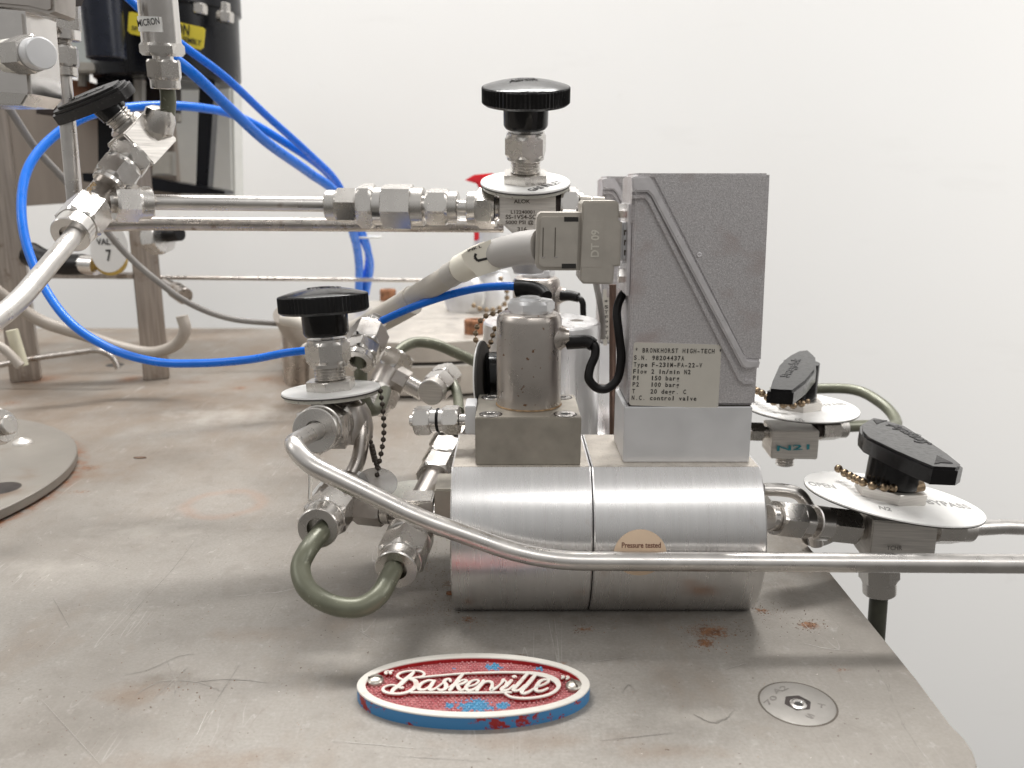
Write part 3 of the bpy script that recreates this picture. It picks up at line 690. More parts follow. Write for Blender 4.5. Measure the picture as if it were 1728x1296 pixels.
# D-sub connector on the front meter
ds = thing('cable_connector', 'beige metal nine pin connector hood stamped DT 09 on the front flow meter', 'connector', P(985, 410, 30.6))
main = [(986, 339), (1040, 339), (1044, 343), (1044, 372), (1050, 375), (1047, 449), (1037, 450), (1035, 477), (1031, 480), (984, 479), (978, 473), (979, 457), (982, 380), (982, 344)]
part(ds, 'hood', prism(uvplane(main, 29.75), FRONT, 1.7, .06), HOOD)
left = [(913, 359), (984, 359), (980, 457), (915, 457), (907, 453), (903, 446), (906, 368), (909, 362)]
part(ds, 'strain_relief', prism(uvplane(left, 29.85), FRONT, 1.5, .14), HOOD)
part(ds, 'inset_panel', prism(uvplane([(984, 372), (1019, 372), (1016, 451), (980, 451)], 29.735), FRONT, .02, .01), HOOD)
for (a, b) in (((952, 366), (976, 374)), ((948, 445), (972, 453))):
    part(ds, 'slot', prism(uvplane([a, (b[0], a[1]), b, (a[0], b[1])], 29.84), FRONT, .02), HOODD)
for u0, u1 in ((916, 917.5), (936.5, 938)):
    part(ds, 'groove', prism(uvplane([(u0, 384), (u1, 384), (u1 - 1, 435), (u0 - 1, 435)], 29.842), FRONT, .02), STAMP)
    part(ds, 'groove_glint', prism(uvplane([(u0 - 2, 433.5), (u1 + 3, 433.5), (u1 + 3, 435), (u0 - 2, 435)], 29.84), FRONT, .02), STEEL2)
part(ds, 'lettering', text('DT 09', P(1010, 434, 29.74), P(1011, 388, 29.74), FRONT, .27, ex=.02), mat('hood_raised', (.68, .65, .58), .5, .4))
part(ds, 'plug_shell', prism(uvplane([(1049, 376), (1071, 374), (1069, 441), (1047, 440)], 30.0), FRONT, 1.2, .08), ALUW)
for v0 in (388, 405, 422):
    part(ds, 'dimple', prism(uvplane([(1053, v0), (1066, v0), (1066, v0 + 3), (1055, v0 + 3), (1055, v0 + 9), (1053, v0 + 9)], 29.985), FRONT, .02), STAMP)
for (v0, v1) in ((343, 368), (453, 477)):
    fit(ds, P(1043, (v0 + v1) / 2, 30.2), P(1067, (v0 + v1) / 2, 30.2), [('jack_screw', 'hex', 0, 1, .27, None, STEEL2)], spin=0)
part(ds, 'flange_plate', prism(uvplane([(1066, 335), (1073, 335), (1068, 482), (1062, 482)], 29.9), FRONT, 1.4), HOOD)
ds2 = thing('rear_connector', 'small beige connector end between the gas inlet valve and the rear meter', 'connector', P(990, 338, 37))
fit(ds2, P(978, 337, 36), P(1020, 339, 36), [('screw', 'cyl', .0, .44, .17, None, HOOD), ('screw_neck', 'cyl', .44, .52, .12), ('screw_tip', 'cyl', .52, 1, .16, None, HOOD)])

# cables into the connector
cb = thing('signal_cable', 'thick beige cable running from the connector hood down to the left', 'cable', P(700, 500, 37))
part(cb, 'sleeve', sweep(smooth_path([(912, 416, 30.7), (880, 419, 31.2), (845, 427, 32), (815, 437, 33)]), [.62, .56], 28), mat('grey_white_sleeve', (.46, .44, .42), 0, .45, .04))
part(cb, 'jacket', sweep(smooth_path([(822, 435, 32.8), (780, 452, 34), (735, 480, 35.5), (690, 505, 37.5), (650, 528, 39.5), (600, 556, 42), (560, 580, 44), (520, 592, 46)]), [.47, .46], 24), CABLEB)
part(cb, 'wrap_band', sweep(smooth_path([(775, 455, 34.1), (765, 461, 34.4), (757, 466, 34.6)]), .50, 24), mat('band_grey', (.50, .47, .43), 0, .45))
part(cb, 'wrap_band', sweep(smooth_path([(696, 501, 37.2), (688, 506, 37.5), (682, 510, 37.8)]), .50, 24), CABLEB)
cb2 = solo('second_cable', sweep(smooth_path([(700, 517, 39), (660, 540, 41.5), (620, 560, 44), (585, 572, 47), (540, 560, 50), (505, 545, 52), (478, 540, 53)]), .36, 18), CABLEB,
           'thinner beige cable lying under the thick signal cable', 'cable')
tf = thing('tape_flag', 'cream paper tape flag with a black L mark wrapped round the beige cable', 'tape', P(810, 440, 33))
part(tf, 'wrap', sweep(smooth_path([(822, 432, 32.6), (800, 442, 33.2), (779, 453, 33.9)]), .56, 24), TAPE)
fn = (P(800, 440, 32) - P(800, 440, 33)).normalized()
def sheet(pts, uvds_n=None, th=.03):
    return prism([P(*q) for q in pts], FRONT, th)
part(tf, 'flag', prism([P(u, v, 31.75) for u, v in [(778, 430), (795, 418), (829, 404), (827, 415), (832, 425), (842, 436), (856, 448), (836, 458), (820, 462), (806, 468), (800, 460), (786, 448)]], FRONT, .03), TAPE)
def pstroke(pts, d, w):
    return join(*[prism([P(*a, d) + nn * w, P(*b, d) + nn * w * .8, P(*b, d) - nn * w * .8, P(*a, d) - nn * w], FRONT, .01)
                  for a, b in zip(pts[:-1], pts[1:]) for nn in [((P(*b, d) - P(*a, d)).cross(FRONT)).normalized()]])
part(tf, 'pen_mark', pstroke([(803, 428), (801, 434), (806, 440), (823, 436)], 31.73, .05), TEXTM)
part(tf, 'faint_writing', text('INK L', P(790, 425, 31.73), P(813, 417, 31.73), FRONT, .09), TEXTM)

# ================================================================== SOLENOIDS
def can_solenoid(cx, cy, dz, lab, front=True):
    t = thing('solenoid_valve', lab, 'solenoid', (cx, cy, ZT), 'can shaped solenoids')
    x0, x1 = (-1.29, 2.42) if front else (cx - 1.8, cx + 1.9)
    bl = part(t, 'mounting_block', box(x0, x1, cy - 1.95, cy + 1.45, ZT + .01, 7.27, .035), NICKEL)
    for sx in (-1, 1):
        for sy in (-1, 1):
            c = Vector(((x0 + x1) / 2 + sx * 1.32, cy - .25 + sy * 1.23, 7.27))
            s = part(t, 'cap_screw', xf(lathe([(.003, .42), (.005, .36)], 36, closed=(False, False)), Matrix.Translation(c)), DARKM)
            part(s, 'screw_head', xf(lathe([(.004, .36), (.03, .34), (.03, .19), (-.0, .17)], 36, closed=(False, False)), Matrix.Translation(c)), STEEL)
            part(s, 'socket', xf(lathe([(.012, .17, 'h'), (.013, .02, 'h')], 48, .2, .19), Matrix.Translation(c)), HOODD)
    z0 = 7.28
    part(t, 'can', xf(piece('can', 0, 3.42, 1.185), Matrix.Translation((cx, cy, z0))), NICKELR)
    part(t, 'rust_ring', xf(lathe([(.0, 1.225), (.02, 1.215), (.05, 1.19)], 48), Matrix.Translation((cx, cy, z0))), RUSTRING)
    part(t, 'top_nut', xf(piece('nut', 3.42, 3.86, .86, spin=.15), Matrix.Translation((cx + .08, cy, z0))), ALUW)
    part(t, 'top_boss', xf(lathe([(3.84, .42), (3.93, .40), (3.98, .33), (3.99, .1)], 32), Matrix.Translation((cx + .02, cy, z0))), ALUW)
    M = frame((cx + .6, cy - .15, z0 + 2.5), (1, -.05, .05))
    part(t, 'side_boss', xf(lathe([(0, .72), (.35, .62), (.62, .42), (.78, .34), (.85, .33)], 32), M), NICKELR)
    return t
can_solenoid(.62, 30.85, 0, 'front stained steel solenoid can on a nickel block')
can_solenoid(1.22, 43.0, 0, 'rear solenoid can behind the black cable boot', False)
bk = thing('black_lead', 'black rubber lead looping from the front solenoid side to the flow meter', 'cable', P(1000, 600, 30.4))
part(bk, 'boot', sweep(smooth_path([(957, 578, 30.6), (975, 577, 30.5), (992, 577, 30.4), (1001, 582, 30.3)]), [.26, .24], 18), BLACKR)
part(bk, 'lead', sweep(smooth_path([(990, 577, 30.4), (1003, 583, 30.3), (1004, 600, 30.2), (996, 620, 30.1), (994, 640, 30), (1008, 655, 30), (1026, 655, 30), (1043, 637, 30.1), (1048, 600, 30.2), (1044, 560, 30.3), (1041, 525, 30.5), (1049, 500, 30.7), (1062, 487, 31)]), [.16, .155], 16), BLACKR)
bk2 = thing('rear_lead', 'short black lead with boot on the side of the rear solenoid', 'cable', P(965, 500, 42))
part(bk2, 'boot', sweep(smooth_path([(947, 499, 42.6), (962, 499, 42.4), (976, 502, 42.2)]), [.28, .24], 16), BLACKR)
part(bk2, 'lead', sweep(smooth_path([(970, 500, 42.3), (982, 508, 42), (984, 525, 42), (984, 560, 42)]), .15, 12), BLACKR)
solo('dark_wire', sweep(smooth_path([(1004, 470, 38), (1010, 500, 38.5), (1016, 535, 39.5), (1017, 570, 40)]), .14, 12), CABLE, 'dark grey wire hanging below the connector hood beside the front meter', 'cable')

# blue control line ending in the black boot
bl = thing('blue_hose', 'blue plastic hose arching in from the left to the black boot over the solenoid', 'hose', P(700, 520, 34))
part(bl, 'hose', sweep(smooth_path([(645, 541, 36.5), (700, 517, 36), (760, 497, 35.5), (810, 486, 35), (850, 483, 34.2), (880, 484, 33.8)], 14), .165, 20), BLUE)
part(bl, 'boot', sweep(smooth_path([(871, 487, 34), (885, 486, 33.9), (900, 487, 33.7), (915, 492, 33.4), (923, 500, 33.0)]), [.34, .22], 18), BLACKR)
bl2 = solo('blue_loop_hose', sweep(smooth_path([(530, 590, 35.5), (480, 596, 36), (420, 607, 37), (340, 613, 38), (260, 610, 39), (180, 585, 40), (110, 535, 41), (60, 455, 42.5), (37, 370, 44), (45, 290, 46), (85, 235, 48), (150, 195, 50), (230, 180, 53), (320, 180, 56), (400, 196, 60), (480, 240, 63), (555, 295, 66), (600, 370, 70), (622, 430, 74), (612, 490, 78)], 14), [.165, .32], 20), BLUE,
            'blue hose making one big round loop on the left side', 'hose')
solo('blue_hose_upper', sweep(smooth_path([(190, -30, 50), (225, 5, 50), (300, 70, 51), (380, 130, 54), (450, 195, 58), (520, 258, 62), (570, 310, 66), (600, 380, 70), (625, 440, 74), (618, 495, 78)], 14), [.21, .30], 18), BLUE,
     'thin blue hose passing beneath the yellow sign, upper of the pair', 'hose')
solo('blue_hose_lower', sweep(smooth_path([(285, 92, 47), (330, 128, 48), (390, 185, 51), (450, 240, 55), (520, 290, 60), (570, 330, 64), (598, 400, 70), (606, 450, 74), (605, 500, 78)], 14), [.29, .36], 18), BLUE,
     'thicker blue hose running down from behind the filter, lower of the pair', 'hose')
solo('hose_tie', sweep([P(617, 402, 71) + Vector((1.25 * math.cos(a), .9 * math.sin(a), .1)) for a in [2 * math.pi * k / 24 for k in range(25)]], .09, 8), PALE, 'clear tie round the blue hoses below the long tube', 'tie')

# ================================================================== ROUND KNOB VALVES
def dome_text(word, M, width, cap, at, turn):
    # raised marking laid on the domed knob top, with an underline
    V, Fc = glyphs(word); x0, x1 = min(v.x for v in V), max(v.x for v in V); out = []
    V = list(V); Fc = list(Fc); k = len(V); w = (x1 - x0)
    for i in range(13):
        x = x0 - .05 * w + 1.1 * w * i / 12
        for y in (-.22, -.15): V.append(Vector((x, y, .02)))
    for i in range(12): Fc.append((k + 2 * i, k + 2 * i + 2, k + 2 * i + 3, k + 2 * i + 1))
    Rt = Matrix.Rotation(turn, 3, 'Z'); fl_ = M.to_3x3(); ux = fl_.inverted() @ Vector((1, 0, 0)); ux.z = 0; ux.normalize(); uy = Vector((-ux.y, ux.x, 0))
    for v in V:
        q = Rt @ Vector(((v.x - (x0 + x1) / 2) * width / w, v.y * cap / .7, 0)); p = ux * (q.x + at[0]) + uy * (q.y + at[1])
        r = min(1.6, math.hypot(p.x, p.y)); h = 3.06 + .99 * (.72 + .28 * (1 - (r / 1.69) ** 2))
        out.append(M @ Vector((p.x, p.y, h + .012 + .02 * max(0, v.z) / .02)))
    return out, Fc
def knob_valve(O, axis, lab, dr, words=None, name='shutoff_valve'):
    t = thing(name, lab, 'valve', O, 'round black knob valves')
    M = frame(O, axis, Vector((0, 1, 0)))
    def a(nm, kind, z0, z1, r, mt=STEEL, r1=None, spin=.0): return part(t, nm, xf(piece(kind, z0, z1, r, r1, spin), M), mt, 20 if kind in ('nut', 'hex') else 27)
    tagd = a('tag_disc', 'cone', -.06, .0, dr, WHITE, dr * .995)
    a('disc_edge', 'cone', -.12, -.06, dr * 1.004, EDGE, dr * 1.004)
    a('backing_disc', 'cone', -.26, -.13, dr * .955, WHITEG, dr * .975)
    a('panel_nut', 'hex', .0, .38, 1.0, STEEL, spin=.5)
    a('thread', 'thread', .36, .95, .62, STEEL)
    a('bonnet_collar', 'cyl', .90, 1.08, .76)
    a('bonnet_nut', 'nut', 1.05, 1.92, .89, STEEL, spin=.35)
    a('bonnet_ring', 'cyl', 1.9, 2.03, .77, STEEL2)
    a('stem', 'cyl', 1.95, 2.3, .24, STEEL2)
    a('knob_hub', 'hub', 2.14, 3.12, .90, BLACK)
    k = part(t, 'knob', xf(piece('knob', 3.06, 4.05, 1.76), M), BLACK, sharp=24)
    return t, M
ax1 = Vector((0, -math.sin(R(14)), math.cos(R(14))))
v1, M1 = knob_valve(P(886.5, 306, 36.6), ax1, 'round black knob valve over the white GAS INLET disc, above the etched body', 1.86)
n1 = ax1
part(v1, 'disc_lettering', text('GAS INLET', Q(899, 323, P(886.5, 306, 36.6), n1), Q(951, 308, P(886.5, 306, 36.6), n1), n1, .36), TEXTM)
part(v1, 'knob_marking', dome_text('AENIR', M1, 1.15, .30, (-.1, -.35), .25), BLACKR)
# body of the inlet valve
d1 = 36.6
bd = [(840, 328), (938, 328), (938, 372), (916, 396), (866, 396), (843, 372)]
part(v1, 'body', prism(uvplane([(843, 330), (938, 330), (938, 374), (915, 397), (868, 397), (843, 374)], d1 - .9), FRONT, 1.9, .08), STEELB)
part(v1, 'body_top', xf(piece('cyl', -1.0, -.26, 1.0), frame(P(886.5, 306, d1), ax1)), DARKM)
part(v1, 'etching', join(text('L12240001', P(862, 360.5, d1 - .91), P(902, 360.5, d1 - .91), FRONT, .13), text('SS-1VS4-SC4', P(853, 369.5, d1 - .91), P(911, 369.5, d1 - .91), FRONT, .17),
                         text('5000 PSI @ 100', P(853, 378, d1 - .91), P(918, 378, d1 - .91), FRONT, .14), text('316', P(873, 390, d1 - .91), P(889, 390, d1 - .91), FRONT, .16),
                         text('ALOK', P(867, 343, d1 - .91), P(895, 343, d1 - .91), FRONT, .15)), STAMP)
fit(v1, P(840, 352, d1), P(550, 347, 37.4),
    [('port_neck', 'thread', -.02, .06, .52), ('nut', 'nutR', .01, .17, .85), ('tube_stub', 'cyl', .15, .24, .33, None, TUBE)], spin=.42)
fit(v1, P(938, 343, d1), P(985, 345, d1), [('port_neck', 'cyl', -.1, .2, .5, None, DARKM), ('side_nut', 'nut', .15, .78, .72, None, STEEL2), ('side_collar', 'cyl', .78, .95, .5)], spin=.3)
part(v1, 'lower_cone', xf(lathe([(0, .62), (.35, .80), (.6, 1.0), (1.15, 1.0)], 40), frame(P(892, 459, d1), UP)), mat('smooth_grey_body', (.36, .35, .35), .3, .4, .05))
part(v1, 'lower_sleeve', xf(lathe([(0, .62), (.05, .66), (1.0, .66)], 40), frame(P(892, 462, d1 + .3), UP)), ALUW)
# in-line check valve / union left of the inlet valve
iv = thing('check_valve', 'in-line check valve of bright hex fittings on the upper horizontal tube', 'fitting', P(670, 348, 37))
A_, B_ = P(550, 346.5, 37.4), P(790, 350, 36.9)
def tt(u): return (u - 550) / 240.0
fit(iv, A_, B_, [('tube_nut', 'nutL', tt(552), tt(607), .78), ('neck', 'cyl', tt(600), tt(612), .5), ('hex_flange', 'nut', tt(608), tt(634), .98), ('collar', 'cyl', tt(632), tt(649), .80, None, STEEL2),
                 ('main_hex', 'hex', tt(649), tt(697), .97, None, STEEL), ('ring', 'cyl', tt(696), tt(717), .80), ('neck', 'cyl', tt(715), tt(726), .48, None, STEEL2),
                 ('end_nut', 'nut', tt(722), tt(758), .80), ('end_ring', 'cyl', tt(756), tt(774), .66), ('thread', 'thread', tt(772), tt(786), .34), ('tube_stub', 'cyl', tt(700), tt(840), .27, None, STEEL2)], spin=.2)
# outlet valve
O2 = P(559, 656, 33.4)
ax2 = Vector((-math.sin(R(3)), math.sin(R(3)), 1)).normalized()
v2, M2 = knob_valve(O2, ax2, 'round black knob valve with plain white disc, left of the barrels', 1.95)
part(v2, 'knob_marking', dome_text('SWEMAT', M2, 1.3, .30, (.1, -.2), .1), BLACKR)
part(v2, 'body', obox(P(562, 715, 33.6), (1, 0, 0), (0, 1, 0), UP, 1.7, 1.9, 1.7, .25, 3), CAST)
part(v2, 'body_neck', xf(piece('cyl', -.6, -.2, .85), frame(O2, ax2)), DARKM)
part(v2, 'cast_shoulder', xf(lathe([(0, .95), (.5, 1.0), (1.1, .9), (1.5, .7)], 36), frame(P(590, 740, 34), UP)), CAST)
dirn = (P(530, 724, 30.7) - P(562, 712, 33.4)).normalized()
fit(v2, P(562, 712, 33.4), P(531, 727, 30.8), [('port_collar', 'cyl', .1, .42, .93, None, STEEL), ('port_nut', 'nutR', .36, 1, 1.04, None, STEEL)], spin=.5)

# ================================================================== TUBES in front
solo('front_tube', sweep(fillet([P(548, 719, 31.8), P(531, 728, 30.6), P(492, 749, 27.6), P(520, 783, 27.1), P(700, 872, 26.9), P(908, 946, 26.8), P(1790, 952, 26.8)], [.5, 1.0, .9, .8, 1.6], 12), .325, 28), TUBE,
     'long bright steel tube crossing in front of both barrels to the left valve', 'tube')
solo('upper_tube', sweep([P(240, 341, 36.2), P(558, 345, 37.3)], .315, 24), TUBE, 'straight steel tube from the left tee to the check valve', 'tube')
solo('lower_tube', sweep(fillet([P(150, 380, 41), P(250, 377, 42), P(850, 381, 42)], .8), .33, 20), TUBED, 'duller steel tube just below and behind the straight upper one', 'tube')
solo('left_bent_tube', sweep(fillet([P(133, 385, 33.0), P(118, 405, 31.6), P(22, 520, 27.0), P(-60, 575, 24.5)], [.5, 1.4], 12), .325, 28), TUBE, 'steel tube coming out of the left tee toward the lower left corner', 'tube')
solo('back_rod', sweep([P(80, 466, 70), P(785, 474, 72)], .17, 10), TUBED, 'thin dark rod running level behind the posts', 'rod')
solo('rear_post_rod', sweep([P(1034, 480, 38.5), P(1034, 760, 38.5)], .16, 14), mat('brown_rod', (.14, .09, .07), .7, .4), 'dark brown upright rod just left of the front flow meter', 'rod')

# green U tube and its two compression ends
gt = thing('green_u_tube', 'thick olive green tube bent in a U below the left fittings', 'tube', P(580, 1020, 26))
part(gt, 'tube', sweep(catmull([P(558, 878, 28.6), P(541, 900, 27.6), P(518, 930, 26.7), P(507, 960, 26.2), P(520, 995, 25.6), P(560, 1020, 25.2), P(605, 1025, 25.1), P(638, 1006, 25.4), P(658, 972, 26.2), P(667, 952, 27)], 12), .33, 28), GREEN)
def tfit(lab, name='tube_fitting', loc=None): return thing(name, lab, 'fitting', loc)
tl = tfit('cast steel tee left of the barrel, feeding the olive U tube', 'cast_tee', P(570, 850, 30))
fit(tl, P(575, 838, 31.3), P(536, 892, 27.6), [('body', 'cyl', -.30, .30, .74, None, CAST), ('nut', 'nutR', .22, 1, .86, None, STEEL)], spin=.5)
part(tl, 'pad', obox(P(570, 838, 30.5), (1, 0, 0), (0, 1, 0), UP, 1.5, 1.2, .95, .2, 3), CAST)
fit(tl, P(572, 852, 30.8), P(690, 864, 29.9), [('branch', 'cyl', .0, .20, .55, None, CAST), ('branch_ring', 'cyl', .14, .27, .56, None, STEEL), ('branch_nut', 'nut', .26, .66, .66, None, CAST), ('branch_collar', 'cyl', .66, .78, .54, None, STEEL),
                                               ('branch_stub', 'thread', .78, 1.0, .36, None, STEEL2)], spin=.2)
sb = tfit('square steel elbow block screwed into the left barrel end', 'elbow_block', P(705, 860, 29.7))
part(sb, 'block', obox(P(706, 863, 29.8), (1, 0, 0), (0, 1, 0), UP, 1.15, 1.2, 1.25, .06), STEEL)
fit(sb, P(706, 868, 29.9), P(762, 868, 30.0), [('neck', 'cyl', .3, .65, .45, None, STEEL2)])
part(sb, 'port_block', box(P(737, 860, 30).x, -2.13, 29.2, 31.0, P(740, 905, 29.2).z, P(740, 826, 29.2).z, .05), NICKEL)
fit(sb, P(706, 872, 29.9), P(668, 962, 26.6), [('lower_body', 'cyl', .15, .50, .68, None, CAST), ('lower_collar', 'cyl', .38, .52, .86, None, STEEL), ('lower_nut', 'nutR', .50, 1.0, .88, None, STEEL)], spin=.5)
sk = tfit('stack of hex fittings rising along the left barrel end', 'fitting_stack', P(745, 780, 32))
fit(sk, P(715, 845, 30.6), P(775, 728, 35.2), [('cast_body', 'cyl', -.05, .30, .55, None, CAST), ('lower_hex', 'nut', .28, .50, .82, None, STEEL), ('middle_hex', 'nut', .48, .70, .88, None, STEEL), ('upper_hex', 'nut', .72, 1, .96, None, CAST)], spin=.1)
part(sk, 'side_lug', obox(P(741, 812, 31.6), (1, 0, 0), (0, 1, 0), UP, .7, .6, .55, .12), CAST)
# capped port left of the solenoid block
cpx = tfit('capped hex port pointing left from the solenoid block', 'capped_port', P(745, 710, 30.5))
fit(cpx, P(692, 710, 30.9), P(802, 708, 30.6), [('stub', 'cyl', .0, .09, .21, None, STEEL2), ('cap_hex', 'nut', .08, .33, .56, None, STEEL), ('ring', 'cyl', .32, .43, .44, None, STEEL2), ('o_ring', 'cyl', .43, .455, .46, None, BLACKR),
                                               ('second_ring', 'cyl', .455, .53, .44, None, STEEL2), ('second_hex', 'nut', .52, .76, .56, None, STEEL), ('neck', 'cyl', .76, .88, .22, None, STEEL2)], spin=.05)
part(cpx, 'square_shoulder', box(P(786, 700, 30.5).x, -1.30, 30.0, 31.2, P(790, 730, 30.2).z, P(790, 683, 30.2).z, .03), ALUW)
# elbow that takes the blue hose
eb = tfit('bright elbow where the blue hose meets the upright green tube', 'hose_elbow', P(618, 565, 36.5))
fit(eb, P(604, 612, 35.5), P(624, 562, 37), [('nut', 'nutL', .0, .55, .80, None, STEEL), ('hex', 'nut', .52, 1.1, .86, None, STEEL2)], spin=.3)
fit(eb, P(622, 566, 37), P(636, 541, 37.3), [('push_ring', 'cyl', .3, .8, .52, None, STEEL), ('release_collar', 'cyl', .8, 1.1, .44, None, STEEL2), ('hose_mouth', 'cyl', 1.1, 1.3, .30, None, CABLE)])
solo('upright_green_tube', sweep(fillet([P(608, 588, 36), P(609, 660, 36), P(622, 694, 36), P(641, 688, 37), P(650, 660, 38.5)], [1.0, 1.0, .8]), .29, 20), GREEN, 'short upright olive tube between the hose elbow and the white disc', 'tube')
solo('brown_curved_tube', sweep(smooth_path([(596, 680, 34.2), (609, 700, 33.9), (611, 735, 33.4), (605, 775, 33), (592, 805, 32.6), (585, 825, 32.4)]), .30, 20), TUBED, 'dull brown tube curving down behind the long front tube', 'tube')
solo('rear_green_tube', sweep(fillet([P(657, 625, 44), P(672, 590, 45), P(700, 576, 46), P(735, 580, 46), P(815, 616, 46)], [1, 1.2, 1.4]), .30, 18), GREEN, 'olive tube arching right over the rear tee', 'tube')
rt = tfit('rear angled tee with a bare threaded side port', 'rear_tee', P(660, 640, 42))
fit(rt, P(628, 693, 42), P(672, 600, 43.6), [('lower_nut', 'nutL', .0, .42, .98, None, STEEL), ('tee_body', 'cyl', .36, .74, .80, None, CAST), ('upper_nut', 'nut', .72, 1.02, .92, None, STEEL)], spin=.4)
fit(rt, P(665, 634, 42.3), P(714, 662, 42), [('side_boss', 'hex', .05, .45, .62, None, CAST), ('side_thread', 'thread', .42, 1.0, .46, None, STEEL2)], spin=.1)
hp = tfit('hex plug with a flat round face between the rear tee and the solenoid block', 'hex_plug', P(727, 656, 40))
fit(hp, P(757, 634, 41), P(726, 663, 38.6), [('back_nut', 'nut', .0, .38, .75, None, STEEL), ('front_hex', 'nut', .38, .78, .72, None, STEEL2), ('face', 'cyl', .78, 1.0, .62, None, STEELB)], spin=.2)
solo('thin_green_tube', sweep(smooth_path([(750, 634, 41), (764, 646, 40), (772, 668, 39), (775, 695, 37)]), .24, 16), GREEN, 'short green tube curling down behind the hex plug', 'tube')
solo('clear_rod', sweep([P(524, 790, 29.5), P(523, 862, 29.5)], .08, 14), GLASS, 'clear plastic rod standing under the bent front tube', 'rod')

# ================================================================== BALL CHAINS
bead_me = {}
def chain(name, lab, uvds, r, mt, spacing=2.5, connector=None):
    path = catmull([P(*q) if len(q) == 3 and not isinstance(q, Vector) else q for q in uvds], 24)
    O = path[0]; t = thing(name, lab, 'chain', O, 'bead chains')
    acc = 0; last = path[0]; pts = [path[0]]
    for p in path[1:]:
        acc += (p - last).length; last = p
        if acc >= r * spacing: pts.append(p); acc = 0
    key = (round(r, 3), mt.name)
    if key not in bead_me:
        b0 = part(t, 'bead', [[Vector(v) + O for v in piece('ball', 0, 0, r)[0]], piece('ball', 0, 0, r)[1]], mt); bead_me[key] = b0.data; first = b0
    else:
        first = bpy.data.objects.new('bead', bead_me[key]); col.objects.link(first); first.parent = t
    for p in pts[1:]:
        b = first.copy(); col.objects.link(b); b.parent = t; b.location = p - O
    part(t, 'wire', sweep(pts, r * .22, 6), mt)
    if connector:
        a, b = P(*connector[0]), P(*connector[1]); part(t, 'clasp', sweep([a, a.lerp(b, .1), a.lerp(b, .9), b], r * 1.25, 12), mt)
    return t
chain('bead_chain', 'dark bead chain hanging from the plain white disc to the clear tag', [(642, 660, 33), (646, 690, 32.6), (648, 725, 32.2), (645, 755, 32), (640, 780, 31.8), (636, 803, 31.6)], .105, BEADK)
chain('bead_chain', 'second dark bead chain ending in a clasp behind the brown curved tube', [(616, 690, 34.5), (624, 715, 34), (625, 742, 33.8), (630, 765, 33), (637, 790, 31.8)], .10, BEADK, connector=((627, 752, 33.6), (633, 778, 33)))
chain('bead_chain', 'bronze bead chain hanging beside the front solenoid over the edge-on disc', [(856, 524, 35), (838, 528, 35), (820, 533, 35), (808, 545, 35), (803, 560, 34.8), (803, 575, 34.6), (809, 588, 34.6), (818, 590, 34.6), (828, 578, 35), (833, 560, 35), (838, 548, 35.2)], .115, BEAD)
chain('bead_chain', 'bronze bead chain wrapped round the hub of the N2 valve', [(1415, 791, 33.6), (1425, 798, 33.2), (1440, 806, 32.4), (1452, 812, 31.6), (1464, 817, 31.2), (1478, 821, 31.0), (1495, 823, 31.0), (1512, 824, 31.2)], .17, BEAD, connector=((1523, 825, 31.4), (1556, 820, 31.6)))
chain('bead_chain', 'small bead chain beneath the handle of the rear O2 valve', [(1272, 657, 42), (1286, 664, 41), (1310, 680, 40), (1335, 684, 39.9), (1352, 681, 40), (1368, 672, 40.8), (1376, 664, 41.5)], .19, BEAD)
chain('bead_chain', 'blurred bead chain hanging under the pale bag shaped tag far back', [(845, 470, 73), (856, 495, 73), (850, 515, 73), (830, 523, 73), (806, 520, 73), (792, 508, 73)], .22, BEAD)

# ================================================================== TAGS lying low behind the front tube
tg = thing('clear_tag', 'clear round plastic tag at the end of the dark bead chain', 'tag', P(640, 812, 31.7))
part(tg, 'disc', xf(lathe([(0, .80), (.03, .80), (.03, .05)], 40), frame(P(636, 815, 31.6), (0.15, -.45, .9))), mat('milky_plastic', (.50, .49, .48), 0, .2, trans=.8))
tg2 = thing('round_tag', 'round greyish white tag lying behind the front tube', 'tag', P(695, 830, 33))
part(tg2, 'disc', xf(lathe([(0, 1.65), (.05, 1.65), (.05, .05)], 48), frame(P(700, 838, 33), (0, -.05, 1))), WHITEG)
tg3 = solo('half_disc_tag', xf(lathe([(0, 1.3), (.05, 1.3)], 48), frame(P(572, 838, 31.8), (-.3, -.5, .8))), WHITE, 'white disc mostly hidden behind the cast tee', 'tag')

# ================================================================== DIRECTIONAL VALVES (right)
def disc_frame(O, n): return frame(O, n, Vector((0, 1, 0)))
def bar_valve(O, n, dr, lab, hub_uv, handle, hz, th, hubr, nutr, nspin, script, words, brand_h=.27):
    t = thing('selector_valve', lab, 'valve', O, 'black lever selector valves')
    M = frame(O, n, Vector((0, 1, 0)))
    dsc = part(t, 'tag_disc', xf(lathe([(-.05, dr), (0, dr), (0, .05)], 72), M), WHITE)
    part(t, 'disc_edge', xf(lathe([(-.10, dr * .998), (-.05, dr * 1.003), (-.05, .1)], 72), M), EDGE)
    for s, a, b, h in words: part(t, 'disc_lettering', text(s, Q(*a, O, n), Q(*b, O, n), n, h), TEXTG)
    N0 = Q(*hub_uv, O, n); Mh = frame(N0, n, Vector((0, 1, 0)))
    part(t, 'panel_nut', xf(piece('hex', 0, .42, nutr, None, nspin), Mh), STEELB)
    top = O + n * hz
    pts = [Q(u, v, top, n) for u, v in handle]
    part(t, 'hub', xf(lathe([(.40, hubr * .9), (.5, hubr), (hz - th * .6, hubr)], 48), Mh), BLACK)
    part(t, 'lever', prism(pts, n, th, .10), BLACK)
    a, b = script; part(t, 'lever_marking', text('Swagelok', Q(*a, top, n), Q(*b, top, n), n, brand_h, ex=.015), BLACKD)
    return t, M
